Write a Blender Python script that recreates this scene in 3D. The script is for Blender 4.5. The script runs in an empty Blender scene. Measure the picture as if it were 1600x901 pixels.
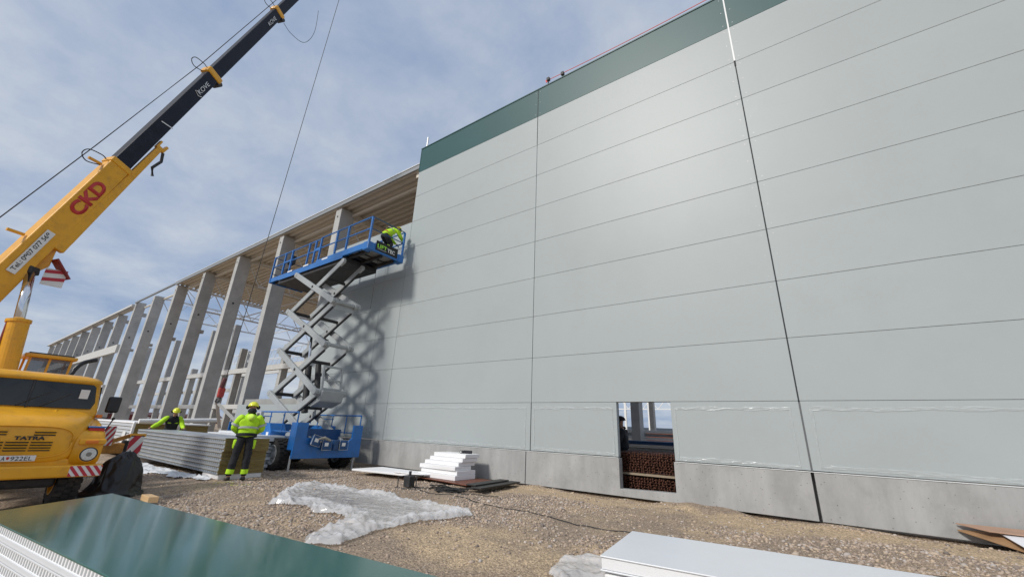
import bpy, math, random
import numpy as np
from mathutils import Vector, Matrix, noise as mnoise
random.seed(7); rng = np.random.default_rng(11)
R = math.radians
scene = bpy.context.scene
COL = scene.collection

# ------------------------------------------------------------------ camera
cd = bpy.data.cameras.new('camera'); cam = bpy.data.objects.new('camera', cd); COL.objects.link(cam)
scene.camera = cam
cd.sensor_width = 36; cd.lens = 14.235; cd.clip_start = .05; cd.clip_end = 9000
yaw, pitch, roll = R(36.1916), R(19.3987), R(2.4028)
fw = Vector((-math.sin(yaw)*math.cos(pitch), math.cos(yaw)*math.cos(pitch), math.sin(pitch)))
r0 = Vector((math.cos(yaw), math.sin(yaw), 0)); u0 = r0.cross(fw)
rv = r0*math.cos(roll)+u0*math.sin(roll); uv_ = -r0*math.sin(roll)+u0*math.cos(roll)
M = Matrix((rv, uv_, -fw)).transposed().to_4x4(); M.translation = (6.1606, -9.5183, 1.2685)
cam.matrix_world = M

# ------------------------------------------------------------------ sun, sky, exposure
SUN = Vector((-.161, -.793, .588)).normalized()
sl = bpy.data.lights.new('sun', 'SUN'); sl.energy = 2.75; sl.angle = R(8.5); sl.color = (1, .955, .89)
so = bpy.data.objects.new('sun', sl); COL.objects.link(so); so.location = (0, -20, 30)
so.rotation_euler = SUN.to_track_quat('Z', 'Y').to_euler()
w = bpy.data.worlds.new('World'); scene.world = w; w.use_nodes = True
nt = w.node_tree; nt.nodes.clear(); N = nt.nodes.new; L = nt.links.new
def mth(op, a, b=None, c=None):
    n = N('ShaderNodeMath'); n.operation = op
    for i, v in enumerate((a, b, c)):
        if v is None: continue
        if isinstance(v, (int, float)): n.inputs[i].default_value = v
        else: L(v, n.inputs[i])
    return n.outputs[0]
sky = N('ShaderNodeTexSky'); sky.sky_type = 'NISHITA'; sky.sun_disc = False
sky.sun_elevation = math.asin(SUN.z); sky.sun_rotation = math.atan2(SUN.x, SUN.y); sky.air_density = 1.2; sky.dust_density = 1.0
bg1 = N('ShaderNodeBackground'); bg1.inputs[1].default_value = .085; L(sky.outputs[0], bg1.inputs[0])
tc = N('ShaderNodeTexCoord'); sx = N('ShaderNodeSeparateXYZ'); L(tc.outputs['Generated'], sx.inputs[0])
zz = mth('ADD', mth('MAXIMUM', sx.outputs[2], 0.0), .22)
cb = N('ShaderNodeCombineXYZ'); L(mth('DIVIDE', sx.outputs[0], zz), cb.inputs[0]); L(mth('DIVIDE', sx.outputs[1], zz), cb.inputs[1]); cb.inputs[2].default_value = 3.7
def nz(scale, detail, rough, dist=0., vec=None):
    n = N('ShaderNodeTexNoise'); n.inputs['Scale'].default_value = scale; n.inputs['Detail'].default_value = detail
    n.inputs['Roughness'].default_value = rough; n.inputs['Distortion'].default_value = dist
    L(vec or cb.outputs[0], n.inputs['Vector']); return n.outputs['Fac']
n1 = nz(.95, 8, .56, .35); n2 = nz(3.6, 8, .6, .15)
mixn = mth('ADD', mth('MULTIPLY', n1, .66), mth('MULTIPLY', n2, .37))
cr = N('ShaderNodeValToRGB'); L(mixn, cr.inputs[0])
cr.color_ramp.elements[0].position = .30; cr.color_ramp.elements[0].color = (.18, .29, .50, 1)
cr.color_ramp.elements[1].position = .68; cr.color_ramp.elements[1].color = (.69, .73, .78, 1)
e = cr.color_ramp.elements.new(.42); e.color = (.31, .41, .60, 1)
e = cr.color_ramp.elements.new(.54); e.color = (.475, .55, .69, 1)
bg2 = N('ShaderNodeBackground'); L(cr.outputs[0], bg2.inputs[0]); bg2.inputs[1].default_value = 1.0
mx = N('ShaderNodeMixShader'); mx.inputs[0].default_value = .86; L(bg1.outputs[0], mx.inputs[1]); L(bg2.outputs[0], mx.inputs[2])
wo = N('ShaderNodeOutputWorld'); L(mx.outputs[0], wo.inputs[0])
scene.view_settings.view_transform = 'Standard'; scene.view_settings.look = 'None'
scene.view_settings.exposure = 0.0; scene.view_settings.gamma = 1; scene.view_settings.use_curve_mapping = False

# ------------------------------------------------------------------ materials
MATS = {}
def mat(name, col, rough=.5, metal=0, var=0, vscale=3, bump=0, bscale=40, coat=0, spec=.5, col2=None, stretch=None, dirt=None, trans=0, objvar=0, dscale=2.0, pits=0):
    if name in MATS: return MATS[name]
    m = bpy.data.materials.new(name); m.use_nodes = True; t = m.node_tree; b = t.nodes['Principled BSDF']
    n = t.nodes.new; l = t.links.new
    b.inputs['Roughness'].default_value = rough; b.inputs['Metallic'].default_value = metal
    b.inputs['Specular IOR Level'].default_value = spec; b.inputs['Coat Weight'].default_value = coat
    b.inputs['Coat Roughness'].default_value = .08
    b.inputs['Base Color'].default_value = (*col, 1)
    if trans: b.inputs['Alpha'].default_value = 1-trans
    tc = n('ShaderNodeTexCoord'); mp = n('ShaderNodeMapping'); l(tc.outputs['Object'], mp.inputs[0])
    if stretch: mp.inputs['Scale'].default_value = stretch
    out = None
    if var or col2:
        nn = n('ShaderNodeTexNoise'); nn.inputs['Scale'].default_value = vscale; nn.inputs['Detail'].default_value = 8; nn.inputs['Roughness'].default_value = .62
        l(mp.outputs[0], nn.inputs['Vector'])
        r = n('ShaderNodeValToRGB'); l(nn.outputs['Fac'], r.inputs[0])
        r.color_ramp.elements[0].position = .32; r.color_ramp.elements[1].position = .68
        c2 = col2 or tuple(min(1, c*(1+var)) for c in col); c1 = col if col2 else tuple(c*(1-var) for c in col)
        r.color_ramp.elements[0].color = (*c1, 1); r.color_ramp.elements[1].color = (*c2, 1); out = r.outputs[0]
    if dirt:
        nn = n('ShaderNodeTexNoise'); nn.inputs['Scale'].default_value = dscale; nn.inputs['Detail'].default_value = 10; nn.inputs['Roughness'].default_value = .75
        l(tc.outputs['Object'], nn.inputs['Vector'])
        r = n('ShaderNodeValToRGB'); l(nn.outputs['Fac'], r.inputs[0]); r.color_ramp.elements[0].position = .5; r.color_ramp.elements[1].position = .78
        r.color_ramp.elements[0].color = (0, 0, 0, 1); r.color_ramp.elements[1].color = (.8, .8, .8, 1)
        x = n('ShaderNodeMix'); x.data_type = 'RGBA'; l(r.outputs[0], x.inputs[0])
        if out: l(out, x.inputs[6])
        else: x.inputs[6].default_value = (*col, 1)
        x.inputs[7].default_value = (*dirt, 1); out = x.outputs[2]
    if pits:
        vp = n('ShaderNodeTexVoronoi'); vp.inputs['Scale'].default_value = pits; l(tc.outputs['Object'], vp.inputs['Vector'])
        rp = n('ShaderNodeValToRGB'); l(vp.outputs['Distance'], rp.inputs[0]); rp.color_ramp.elements[0].position = .07; rp.color_ramp.elements[1].position = .12
        rp.color_ramp.elements[0].color = (.45, .45, .45, 1); rp.color_ramp.elements[1].color = (1, 1, 1, 1)
        x = n('ShaderNodeMix'); x.data_type = 'RGBA'; x.blend_type = 'MULTIPLY'; x.inputs[0].default_value = 1; l(out, x.inputs[6]); l(rp.outputs[0], x.inputs[7]); out = x.outputs[2]
    if objvar:
        oi = n('ShaderNodeObjectInfo'); h = n('ShaderNodeHueSaturation')
        mr = n('ShaderNodeMapRange'); l(oi.outputs['Random'], mr.inputs[0]); mr.inputs[3].default_value = 1-objvar; mr.inputs[4].default_value = 1+objvar
        l(mr.outputs[0], h.inputs['Value'])
        if out: l(out, h.inputs['Color'])
        else: h.inputs['Color'].default_value = (*col, 1)
        out = h.outputs[0]
    if out: l(out, b.inputs['Base Color'])
    if bump:
        nb = n('ShaderNodeTexNoise'); nb.inputs['Scale'].default_value = bscale; nb.inputs['Detail'].default_value = 6; l(mp.outputs[0], nb.inputs['Vector'])
        bp = n('ShaderNodeBump'); bp.inputs['Strength'].default_value = bump; bp.inputs['Distance'].default_value = .02
        l(nb.outputs['Fac'], bp.inputs['Height']); l(bp.outputs[0], b.inputs['Normal'])
    MATS[name] = m; return m
PANEL = mat('cladding_grey', (.385, .422, .422), .43, dirt=(.36, .392, .388), dscale=.45, var=.02, vscale=.6, bump=.12, bscale=.9, objvar=.022, spec=.33)
GREEN = mat('cladding_green', (.028, .09, .09), .42, spec=.35, var=.04, vscale=.8, bump=.04, bscale=1.3)
GAP = mat('joint_dark', (.035, .038, .04), .8); BACK = mat('joint_grey', (.10, .11, .11), .8)
FLASH = mat('white_flashing', (.75, .77, .76), .35)
CONC = mat('concrete', (.33, .33, .315), .85, var=.16, vscale=1.3, bump=.25, bscale=30, dirt=(.22, .21, .19), dscale=2.6)
CONCP = mat('concrete_plinth', (.37, .37, .36), .8, var=.15, vscale=1.6, bump=.22, bscale=28, dirt=(.26, .26, .245), dscale=1.5, stretch=(1.6, 1, .5), pits=11)
CONCC = mat('concrete_column', (.43, .43, .415), .85, var=.14, vscale=.9, bump=.2, bscale=25, dirt=(.30, .295, .28), objvar=.08, pits=9)
DECK = mat('roof_deck_steel', (.68, .63, .54), .5, var=.03)
STEEL = mat('galvanised_steel', (.48, .49, .49), .42, metal=.35, var=.1, vscale=6)
TRUSS = mat('truss_paint', (.66, .68, .70), .5, var=.08)
YEL = mat('crane_yellow', (.80, .385, .012), .38, var=.08, vscale=2.5, dirt=(.42, .21, .04), dscale=4.5, coat=.15, bump=.04, bscale=5)
BLK = mat('boom_black', (.012, .014, .024), .5, spec=.25, var=.2, vscale=3, dirt=(.028, .03, .042))
RUB = mat('rubber', (.028, .027, .026), .85, var=.3, vscale=9, dirt=(.12, .105, .085), dscale=7, bump=.3, bscale=60)
DARK = mat('dark_metal', (.03, .03, .032), .6, var=.3, vscale=8, dirt=(.09, .075, .06))
GLASS = mat('cab_glass', (.018, .022, .022), .07, spec=.45, coat=.15, var=.5, vscale=3)
CHR = mat('chrome_rod', (.75, .76, .78), .14, metal=1)
LENS = mat('lamp_lens', (.62, .64, .62), .12, coat=.8, var=.2, vscale=40)
AMB = mat('amber_lens', (.75, .20, .02), .3)
RED = mat('red_paint', (.55, .03, .025), .45)
WHT = mat('white_paint', (.78, .78, .76), .45, var=.04)
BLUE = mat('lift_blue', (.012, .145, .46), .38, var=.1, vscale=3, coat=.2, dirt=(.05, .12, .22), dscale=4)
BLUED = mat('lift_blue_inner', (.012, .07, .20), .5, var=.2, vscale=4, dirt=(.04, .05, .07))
ARM = mat('scissor_grey', (.36, .38, .38), .42, var=.06, vscale=3, dirt=(.28, .28, .27), dscale=5)
HIVIS = mat('hivis_yellow', (.50, .84, .02), .8, var=.12, vscale=5, bump=1.0, bscale=7, dirt=(.34, .50, .05), dscale=5)
NAVY = mat('work_black', (.018, .019, .024), .85, var=.3, vscale=10, bump=.6, bscale=14)
REFL = mat('reflective_band', (.45, .47, .46), .35)
HELM = mat('helmet_yellow', (.78, .80, .03), .3, coat=.4)
SKIN = mat('skin', (.48, .27, .19), .55)
HAIR = mat('hair', (.03, .02, .015), .8)
WOOL = mat('mineral_wool', (.30, .225, .085), .95, var=.22, vscale=3, bump=.8, bscale=90, dirt=(.20, .15, .06), stretch=(1, 1, 8))
PANW = mat('panel_white', (.72, .74, .76), .35, var=.03, vscale=4)
FOAM = mat('foam_white', (.84, .84, .84), .7, var=.02, bump=.1, bscale=90)
LIPS = mat('steel_lip', (.56, .60, .64), .32, metal=.5, var=.12, vscale=5)
PLY = mat('film_plywood', (.16, .055, .03), .5, var=.25, vscale=5)
WOOD = mat('pine_wood', (.62, .42, .22), .7, var=.12, vscale=6, stretch=(1, 8, 8))
BLACKP = mat('black_plank', (.03, .029, .027), .55, var=.3, vscale=6)
RUST = mat('rusty_rebar', (.085, .028, .014), .75, var=.5, vscale=14, dirt=(.20, .08, .04), dscale=25)
CABLE = mat('black_cable', (.02, .02, .02), .6)
LIME = mat('lime_letters', (.35, .80, .05), .5)

# ------------------------------------------------------------------ mesh helpers
def V(*a): return Vector(a)
class MB:
    def __init__(s): s.v = []; s.f = []
    def add(s, vs, fs):
        o = len(s.v); s.v += [tuple(p) for p in vs]; s.f += [tuple(i+o for i in f) for f in fs]; return s
    def box(s, a, b):
        (x0, y0, z0), (x1, y1, z1) = a, b
        x0, x1 = min(x0, x1), max(x0, x1); y0, y1 = min(y0, y1), max(y0, y1); z0, z1 = min(z0, z1), max(z0, z1)
        return s.add([(x0, y0, z0), (x1, y0, z0), (x1, y1, z0), (x0, y1, z0), (x0, y0, z1), (x1, y0, z1), (x1, y1, z1), (x0, y1, z1)],
                     [(0, 3, 2, 1), (4, 5, 6, 7), (0, 1, 5, 4), (1, 2, 6, 5), (2, 3, 7, 6), (3, 0, 4, 7)])
    def frame(s, p0, p1, up):
        d = (Vector(p1)-Vector(p0)); u = Vector(up); sd = d.cross(u).normalized(); u = sd.cross(d).normalized(); return d, sd, u
    def bar(s, p0, p1, wd, ht, up=(0, 0, 1), wd1=None, ht1=None):
        d, sd, u = s.frame(p0, p1, up); wd1 = wd1 or wd; ht1 = ht1 or ht; vs = []
        for p, a, b in ((Vector(p0), wd, ht), (Vector(p1), wd1, ht1)):
            for q, r in ((-1, -1), (1, -1), (1, 1), (-1, 1)): vs.append(p+sd*q*a/2+u*r*b/2)
        return s.add(vs, [(3, 2, 1, 0), (4, 5, 6, 7), (0, 1, 5, 4), (1, 2, 6, 5), (2, 3, 7, 6), (3, 0, 4, 7)])
    def cyl(s, p0, p1, r, n=12, r1=None, cap=True):
        p0, p1 = Vector(p0), Vector(p1); d = (p1-p0).normalized(); u = Vector((0, 0, 1)) if abs(d.z) < .9 else Vector((1, 0, 0))
        a = d.cross(u).normalized(); b = d.cross(a); r1 = r if r1 is None else r1; vs = []
        for p, q in ((p0, r), (p1, r1)):
            for i in range(n): t = 2*math.pi*i/n; vs.append(p+(a*math.cos(t)+b*math.sin(t))*q)
        fs = [(i, i+n, (i+1) % n+n, (i+1) % n) for i in range(n)]
        if cap: fs += [tuple(range(n)), tuple(range(2*n-1, n-1, -1))]
        return s.add(vs, fs)
    def tube(s, pts, r, n=8):
        pts = [Vector(p) for p in pts]; vs = []; fs = []
        for i, p in enumerate(pts):
            d = (pts[min(i+1, len(pts)-1)]-pts[max(i-1, 0)]).normalized(); u = Vector((0, 0, 1)) if abs(d.z) < .95 else Vector((1, 0, 0))
            a = d.cross(u).normalized(); b = d.cross(a)
            for k in range(n): t = 2*math.pi*k/n; vs.append(p+(a*math.cos(t)+b*math.sin(t))*r)
        for i in range(len(pts)-1):
            for k in range(n): fs.append((i*n+k, i*n+n+k, i*n+n+(k+1) % n, i*n+(k+1) % n))
        fs += [tuple(range(n)), tuple(reversed(range((len(pts)-1)*n, len(pts)*n)))]
        return s.add(vs, fs)
    def prism(s, poly, off):  # poly 3D points, extruded by off
        n = len(poly); off = Vector(off); vs = [Vector(p) for p in poly]+[Vector(p)+off for p in poly]
        return s.add(vs, [tuple(reversed(range(n))), tuple(range(n, 2*n))]+[(i, (i+1) % n, (i+1) % n+n, i+n) for i in range(n)])
    def loft(s, rings, cap=True):
        n = len(rings[0]); vs = [p for r in rings for p in r]; fs = []
        for i in range(len(rings)-1):
            for k in range(n): fs.append((i*n+k, i*n+(k+1) % n, i*n+n+(k+1) % n, i*n+n+k))
        if cap: fs += [tuple(reversed(range(n))), tuple(range((len(rings)-1)*n, len(rings)*n))]
        return s.add(vs, fs)
    def sphere(s, c, r, sc=(1, 1, 1), nu=16, nv=10, top=math.pi):
        vs = []; fs = []
        for j in range(nv+1):
            ph = top*j/nv
            for i in range(nu): th = 2*math.pi*i/nu; vs.append((c[0]+r*sc[0]*math.sin(ph)*math.cos(th), c[1]+r*sc[1]*math.sin(ph)*math.sin(th), c[2]+r*sc[2]*math.cos(ph)))
        for j in range(nv):
            for i in range(nu): fs.append((j*nu+i, (j+1)*nu+i, (j+1)*nu+(i+1) % nu, j*nu+(i+1) % nu))
        return s.add(vs, fs)
    def build(s, name, m, parent=None, bevel=0, smooth=False, seg=2, mod=True):
        me = bpy.data.meshes.new(name); org = wloc(parent) if parent else Vector((0, 0, 0))
        me.from_pydata([tuple(Vector(p)-org) for p in s.v], [], s.f); me.materials.append(m)
        import bmesh
        b = bmesh.new(); b.from_mesh(me); bmesh.ops.recalc_face_normals(b, faces=b.faces); b.to_mesh(me); b.free()
        o = bpy.data.objects.new(name, me); COL.objects.link(o)
        if parent: o.parent = parent
        if smooth: me.polygons.foreach_set('use_smooth', [True]*len(me.polygons))
        if bevel:
            bm_ = o.modifiers.new('b', 'BEVEL'); bm_.width = bevel; bm_.segments = seg; bm_.limit_method = 'ANGLE'; bm_.angle_limit = R(40)
        return o
def curve(pts, k=8):    # Catmull-Rom through the points
    pts = [Vector(p) for p in pts]; out = []
    for i in range(len(pts)-1):
        a = pts[max(i-1, 0)]; b_ = pts[i]; c = pts[i+1]; d = pts[min(i+2, len(pts)-1)]
        for j in range(k): t_ = j/k; out.append(.5*((2*b_)+(-a+c)*t_+(2*a-5*b_+4*c-d)*t_*t_+(-a+3*b_-3*c+d)*t_**3))
    return out+[pts[-1]]
def wloc(o):
    p = Vector((0, 0, 0))
    while o: p = p+Vector(o.location); o = o.parent
    return p
def tag(o, label, cat, group=None, kind=None):
    o['label'] = label; o['category'] = cat
    if group: o['group'] = group
    if kind: o['kind'] = kind
    return o
def thing(name, loc, label, cat, group=None):
    o = bpy.data.objects.new(name, None); o.empty_display_size = .2; COL.objects.link(o); o.location = loc
    return tag(o, label, cat, group)
def single(mb, name, m, base, label, cat, group=None, **k):   # a thing that is one mesh, origin at its base
    base = Vector(base); mb.v = [tuple(Vector(p)-base) for p in mb.v]
    o = mb.build(name, m, None, **k); o.location = base
    return tag(o, label, cat, group)
def inst(src, loc, parent=None, label=None):
    o = src.copy(); COL.objects.link(o); o.location = loc
    if parent: o.parent = parent
    if label: o['label'] = label
    return o
def text(body, name, m, parent, origin, right, up, h, depth=.004, space=1., width=None, bold=0.):
    cu = bpy.data.curves.new(name, 'FONT'); cu.body = body; cu.size = 1; cu.extrude = 0; cu.space_character = space; cu.offset = bold
    t = bpy.data.objects.new(name, cu); COL.objects.link(t); dg = bpy.context.evaluated_depsgraph_get(); dg.update()
    me = bpy.data.meshes.new_from_object(t.evaluated_get(dg)); bpy.data.objects.remove(t)
    co = np.empty(len(me.vertices)*3); me.vertices.foreach_get('co', co); co = co.reshape(-1, 3)
    mn = co.min(0); mxx = co.max(0); sy = h/(mxx[1]-mn[1]); sxx = sy if width is None else width/(mxx[0]-mn[0])
    rt = Vector(right).normalized(); u = Vector(up).normalized(); nrm = rt.cross(u)
    org = wloc(parent); O = Vector(origin)-org
    pts = [O+rt*((c[0]-mn[0])*sxx)+u*((c[1]-mn[1])*sy)+nrm*depth for c in co]
    for v_, p in zip(me.vertices, pts): v_.co = p
    me.materials.clear(); me.materials.append(m)
    o = bpy.data.objects.new(name, me); COL.objects.link(o); o.parent = parent
    sd = o.modifiers.new('s', 'SOLIDIFY'); sd.thickness = .002
    return o
def grid_obj(name, P, m, parent=None, smooth=True, mask=None):
    ny, nx = P.shape[:2]; idx = np.arange(nx*ny).reshape(ny, nx)
    q = np.stack([idx[:-1, :-1], idx[:-1, 1:], idx[1:, 1:], idx[1:, :-1]], -1).reshape(-1, 4)
    if mask is not None: q = q[mask.reshape(-1)]
    return raw_obj(name, P.reshape(-1, 3), q, m, parent, smooth)
def raw_obj(name, v, q, m, parent=None, smooth=True):
    used, inv = np.unique(q, return_inverse=True); v = v[used]; q = inv.reshape(q.shape)
    if parent: v = v-np.array(wloc(parent))
    me = bpy.data.meshes.new(name); k = q.shape[1]
    me.vertices.add(len(v)); me.vertices.foreach_set('co', v.astype(np.float32).ravel())
    me.loops.add(q.size); me.loops.foreach_set('vertex_index', q.astype(np.int32).ravel())
    me.polygons.add(len(q)); me.polygons.foreach_set('loop_start', np.arange(0, q.size, k, dtype=np.int32))
    me.update(calc_edges=True); me.validate(); me.materials.append(m)
    if smooth: me.polygons.foreach_set('use_smooth', [True]*len(me.polygons))
    o = bpy.data.objects.new(name, me); COL.objects.link(o)
    if parent: o.parent = parent
    return o
def vnoise(x, y, s, seed=0):      # vectorised value noise
    X = x/s+seed*17.3; Y = y/s+seed*7.1; i = np.floor(X).astype(int); j = np.floor(Y).astype(int); fx = X-i; fy = Y-j
    fx = fx*fx*(3-2*fx); fy = fy*fy*(3-2*fy)
    h = lambda a, b: ((np.sin(a*127.1+b*311.7+seed*53.7)*43758.5453) % 1.0)
    return (h(i, j)*(1-fx)+h(i+1, j)*fx)*(1-fy)+(h(i, j+1)*(1-fx)+h(i+1, j+1)*fx)*fy
def fbm(x, y, s, o=4, seed=0): return sum(vnoise(x, y, s/2**k, seed+k)*.5**k for k in range(o))/sum(.5**k for k in range(o))

# ------------------------------------------------------------------ ground
def base_h(x, y):
    return -.0125*np.clip(-x, 0, 20)-.04*np.clip(-5-y, 0, 4)
def ground_h(x, y):
    x = np.asarray(x, float); y = np.asarray(y, float)
    near = np.clip((30-np.hypot(x+2, y+4))/10, 0, 1)
    out = y < -.25
    h = base_h(x, y)+near*((fbm(x, y, 1.6, 4, 3)-.5)*.10+(fbm(x, y, .28, 3, 9)-.5)*.045)*np.where(out, 1, .2)
    # sand banked against the plinth in places
    h = h-.05*near*np.clip(1+(y+.05)/.35, 0, 1)*(y < .1)
    bank = np.clip(1+(y+.05)/.55, 0, 1)*(y < .1)*np.clip(fbm(x, y*0, 1.1, 3, 21)-.38, 0, 1)*.36
    return h+near*bank-.02*near
def gh(x, y): return float(ground_h(np.array([x]), np.array([y]))[0])
ax = np.concatenate([-np.geomspace(7000, 22, 40), np.arange(-21.9, 10.6, .065), np.geomspace(10.8, 7000, 40)])
ay = np.concatenate([-np.geomspace(7000, 10.6, 40), np.arange(-10.5, .3, .05), np.geomspace(.4, 7000, 60)])
GX, GY = np.meshgrid(ax, ay); GZ = ground_h(GX, GY)
gm = bpy.data.materials.new('site_ground'); gm.use_nodes = True; t = gm.node_tree; b = t.nodes['Principled BSDF']
def tn(tp, **k):
    n = t.nodes.new(tp)
    for a, v in k.items():
        if a in n.inputs: n.inputs[a].default_value = v
    return n
tcg = tn('ShaderNodeTexCoord'); l = t.links.new
a1 = tn('ShaderNodeTexNoise', Scale=.55, Detail=8, Roughness=.65); l(tcg.outputs['Object'], a1.inputs['Vector'])
r1 = tn('ShaderNodeValToRGB'); l(a1.outputs['Fac'], r1.inputs[0]); r1.color_ramp.elements[0].position = .50; r1.color_ramp.elements[1].position = .62
r1.color_ramp.elements[0].color = (.38, .298, .225, 1); r1.color_ramp.elements[1].color = (.58, .445, .295, 1)
a2 = tn('ShaderNodeTexNoise', Scale=26, Detail=6, Roughness=.7); l(tcg.outputs['Object'], a2.inputs['Vector'])
r2 = tn('ShaderNodeValToRGB'); l(a2.outputs['Fac'], r2.inputs[0]); r2.color_ramp.elements[0].position = .33; r2.color_ramp.elements[1].position = .66
r2.color_ramp.elements[0].color = (.52, .50, .48, 1); r2.color_ramp.elements[1].color = (1.15, 1.12, 1.08, 1)
sp_ = tn('ShaderNodeSeparateXYZ'); l(tcg.outputs['Object'], sp_.inputs[0])
def gm_(op, a, b_=None):
    n = t.nodes.new('ShaderNodeMath'); n.operation = op
    for i, v in enumerate((a, b_)):
        if v is None: continue
        if isinstance(v, (int, float)): n.inputs[i].default_value = v
        else: l(v, n.inputs[i])
    return n.outputs[0]
q1 = gm_('MULTIPLY', gm_('ADD', sp_.outputs[1], .75), 2.0); q1 = gm_('POWER', 2.718, gm_('MULTIPLY', gm_('MULTIPLY', q1, q1), -1)); q1 = gm_('MULTIPLY', q1, gm_('GREATER_THAN', sp_.outputs[0], -.5))
q2 = gm_('MULTIPLY', gm_('ADD', sp_.outputs[1], 5.4), 2.5); q3 = gm_('MULTIPLY', gm_('SUBTRACT', sp_.outputs[0], 2.2), .55); q2 = gm_('POWER', 2.718, gm_('MULTIPLY', gm_('ADD', gm_('MULTIPLY', q2, q2), gm_('MULTIPLY', q3, q3)), -1))
l(gm_('ADD', a1.outputs['Fac'], gm_('MULTIPLY', gm_('MAXIMUM', q1, q2), .16)), r1.inputs[0])
mxg = tn('ShaderNodeMix'); mxg.data_type = 'RGBA'; mxg.blend_type = 'MULTIPLY'; mxg.inputs[0].default_value = 1; l(r1.outputs[0], mxg.inputs[6]); l(r2.outputs[0], mxg.inputs[7])
vo = tn('ShaderNodeTexVoronoi', Scale=38); l(tcg.outputs['Object'], vo.inputs['Vector'])
bp = tn('ShaderNodeBump', Strength=.7, Distance=.02); l(vo.outputs['Distance'], bp.inputs['Height'])
bp2 = tn('ShaderNodeBump', Strength=.6, Distance=.02); l(a2.outputs['Fac'], bp2.inputs['Height']); l(bp.outputs[0], bp2.inputs['Normal'])
vc = tn('ShaderNodeTexVoronoi', Scale=62); l(tcg.outputs['Object'], vc.inputs['Vector'])
bwn = tn('ShaderNodeSeparateColor'); l(vc.outputs['Color'], bwn.inputs[0]); mrv = tn('ShaderNodeMapRange'); l(bwn.outputs[0], mrv.inputs[0]); mrv.inputs[3].default_value = .62; mrv.inputs[4].default_value = 1.3
mxv = tn('ShaderNodeMix'); mxv.data_type = 'RGBA'; mxv.blend_type = 'MULTIPLY'; mxv.inputs[0].default_value = 1; l(mxg.outputs[2], mxv.inputs[6]); cvv = tn('ShaderNodeCombineColor')
for q in range(3): l(mrv.outputs[0], cvv.inputs[q])
l(cvv.outputs[0], mxv.inputs[7])
l(mxv.outputs[2], b.inputs['Base Color']); l(bp2.outputs[0], b.inputs['Normal']); b.inputs['Roughness'].default_value = .95
g = grid_obj('ground', np.stack([GX, GY, GZ], -1), gm); g['kind'] = 'structure'

# loose gravel
ico_v = []; ph = (1+5**.5)/2
for a_, b_ in ((1, ph), (-1, ph), (1, -ph), (-1, -ph)): ico_v += [(a_, b_, 0), (0, a_, b_), (b_, 0, a_)]
ico_v = np.array(ico_v)/np.linalg.norm(ico_v[0])
ico_f = []
for i in range(12):
    for j in range(i+1, 12):
        for k in range(j+1, 12):
            d = [np.linalg.norm(ico_v[p]-ico_v[q]) for p, q in ((i, j), (j, k), (i, k))]
            if max(d) < 1.1:
                nrm = np.cross(ico_v[j]-ico_v[i], ico_v[k]-ico_v[i]); ico_f.append((i, j, k) if nrm@(ico_v[i]) > 0 else (i, k, j))
ico_f = np.array(ico_f)
def rocks(n, xr, yr, smin, smax, keep, name, cols):
    x = rng.uniform(*xr, n); y = rng.uniform(*yr, n); k = keep(x, y); x = x[k]; y = y[k]; n = len(x)
    s = smin+(smax-smin)*rng.random(n)**3.5
    sc = s[:, None]*rng.uniform(.6, 1.25, (n, 3)); sc[:, 2] *= .7
    an = rng.uniform(0, 6.28, n); vv = ico_v[None]*(1+rng.uniform(-.28, .28, (n, 12, 1)))*sc[:, None, :]
    c, s_ = np.cos(an)[:, None], np.sin(an)[:, None]
    X = vv[..., 0]*c-vv[..., 1]*s_+x[:, None]; Y = vv[..., 0]*s_+vv[..., 1]*c+y[:, None]; Z = vv[..., 2]+(ground_h(x, y)+sc[:, 2]*.25)[:, None]
    P = np.stack([X, Y, Z], -1).reshape(-1, 3); F = (ico_f[None]+(np.arange(n)*12)[:, None, None]).reshape(-1, 3)
    o = raw_obj(name, P, F, cols, None, False); return o
gvm = bpy.data.materials.new('gravel_stone'); gvm.use_nodes = True; t = gvm.node_tree; b = t.nodes['Principled BSDF']; l = t.links.new
ge = tn('ShaderNodeNewGeometry'); rr = tn('ShaderNodeValToRGB'); l(ge.outputs['Random Per Island'], rr.inputs[0])
rr.color_ramp.elements[0].color = (.19, .16, .14, 1); rr.color_ramp.elements[1].color = (.58, .51, .45, 1)
for p_, c_ in ((.3, (.37, .285, .225)), (.55, (.47, .375, .295)), (.8, (.53, .41, .29)), (.93, (.43, .39, .36))):
    e = rr.color_ramp.elements.new(p_); e.color = (*c_, 1)
l(rr.outputs[0], b.inputs['Base Color']); b.inputs['Roughness'].default_value = .9
def gmask(x, y): # gravelly where the ground is not sandy
    f = fbm(x, y, 1.8, 3, 31); band = np.exp(-((y+.75)/.5)**2)*.45*(x > -.5)+np.exp(-((y+2.2+.18*x)/.35)**2)*.12*(x < 0)+np.exp(-((y+5.4)/.4)**2-((x-2.2)/1.8)**2)*.5
    return rng.random(len(x)) < np.clip((f-band-.36)*6, .10, 1)
gv = rocks(170000, (-11, 8.6), (-7.6, -.10), .005, .027, lambda x, y: gmask(x, y), 'gravel', gvm)
gv2 = rocks(4500, (-10, 8.6), (-7.6, -.3), .018, .05, lambda x, y: gmask(x, y), 'stones', gvm); gv2['kind'] = 'stuff'; gv2['label'] = 'larger loose stones scattered among the gravel'; gv2['category'] = 'stones'
gv['kind'] = 'stuff'; gv['label'] = 'loose grey brown gravel scattered over the sandy ground'; gv['category'] = 'gravel'
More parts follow.
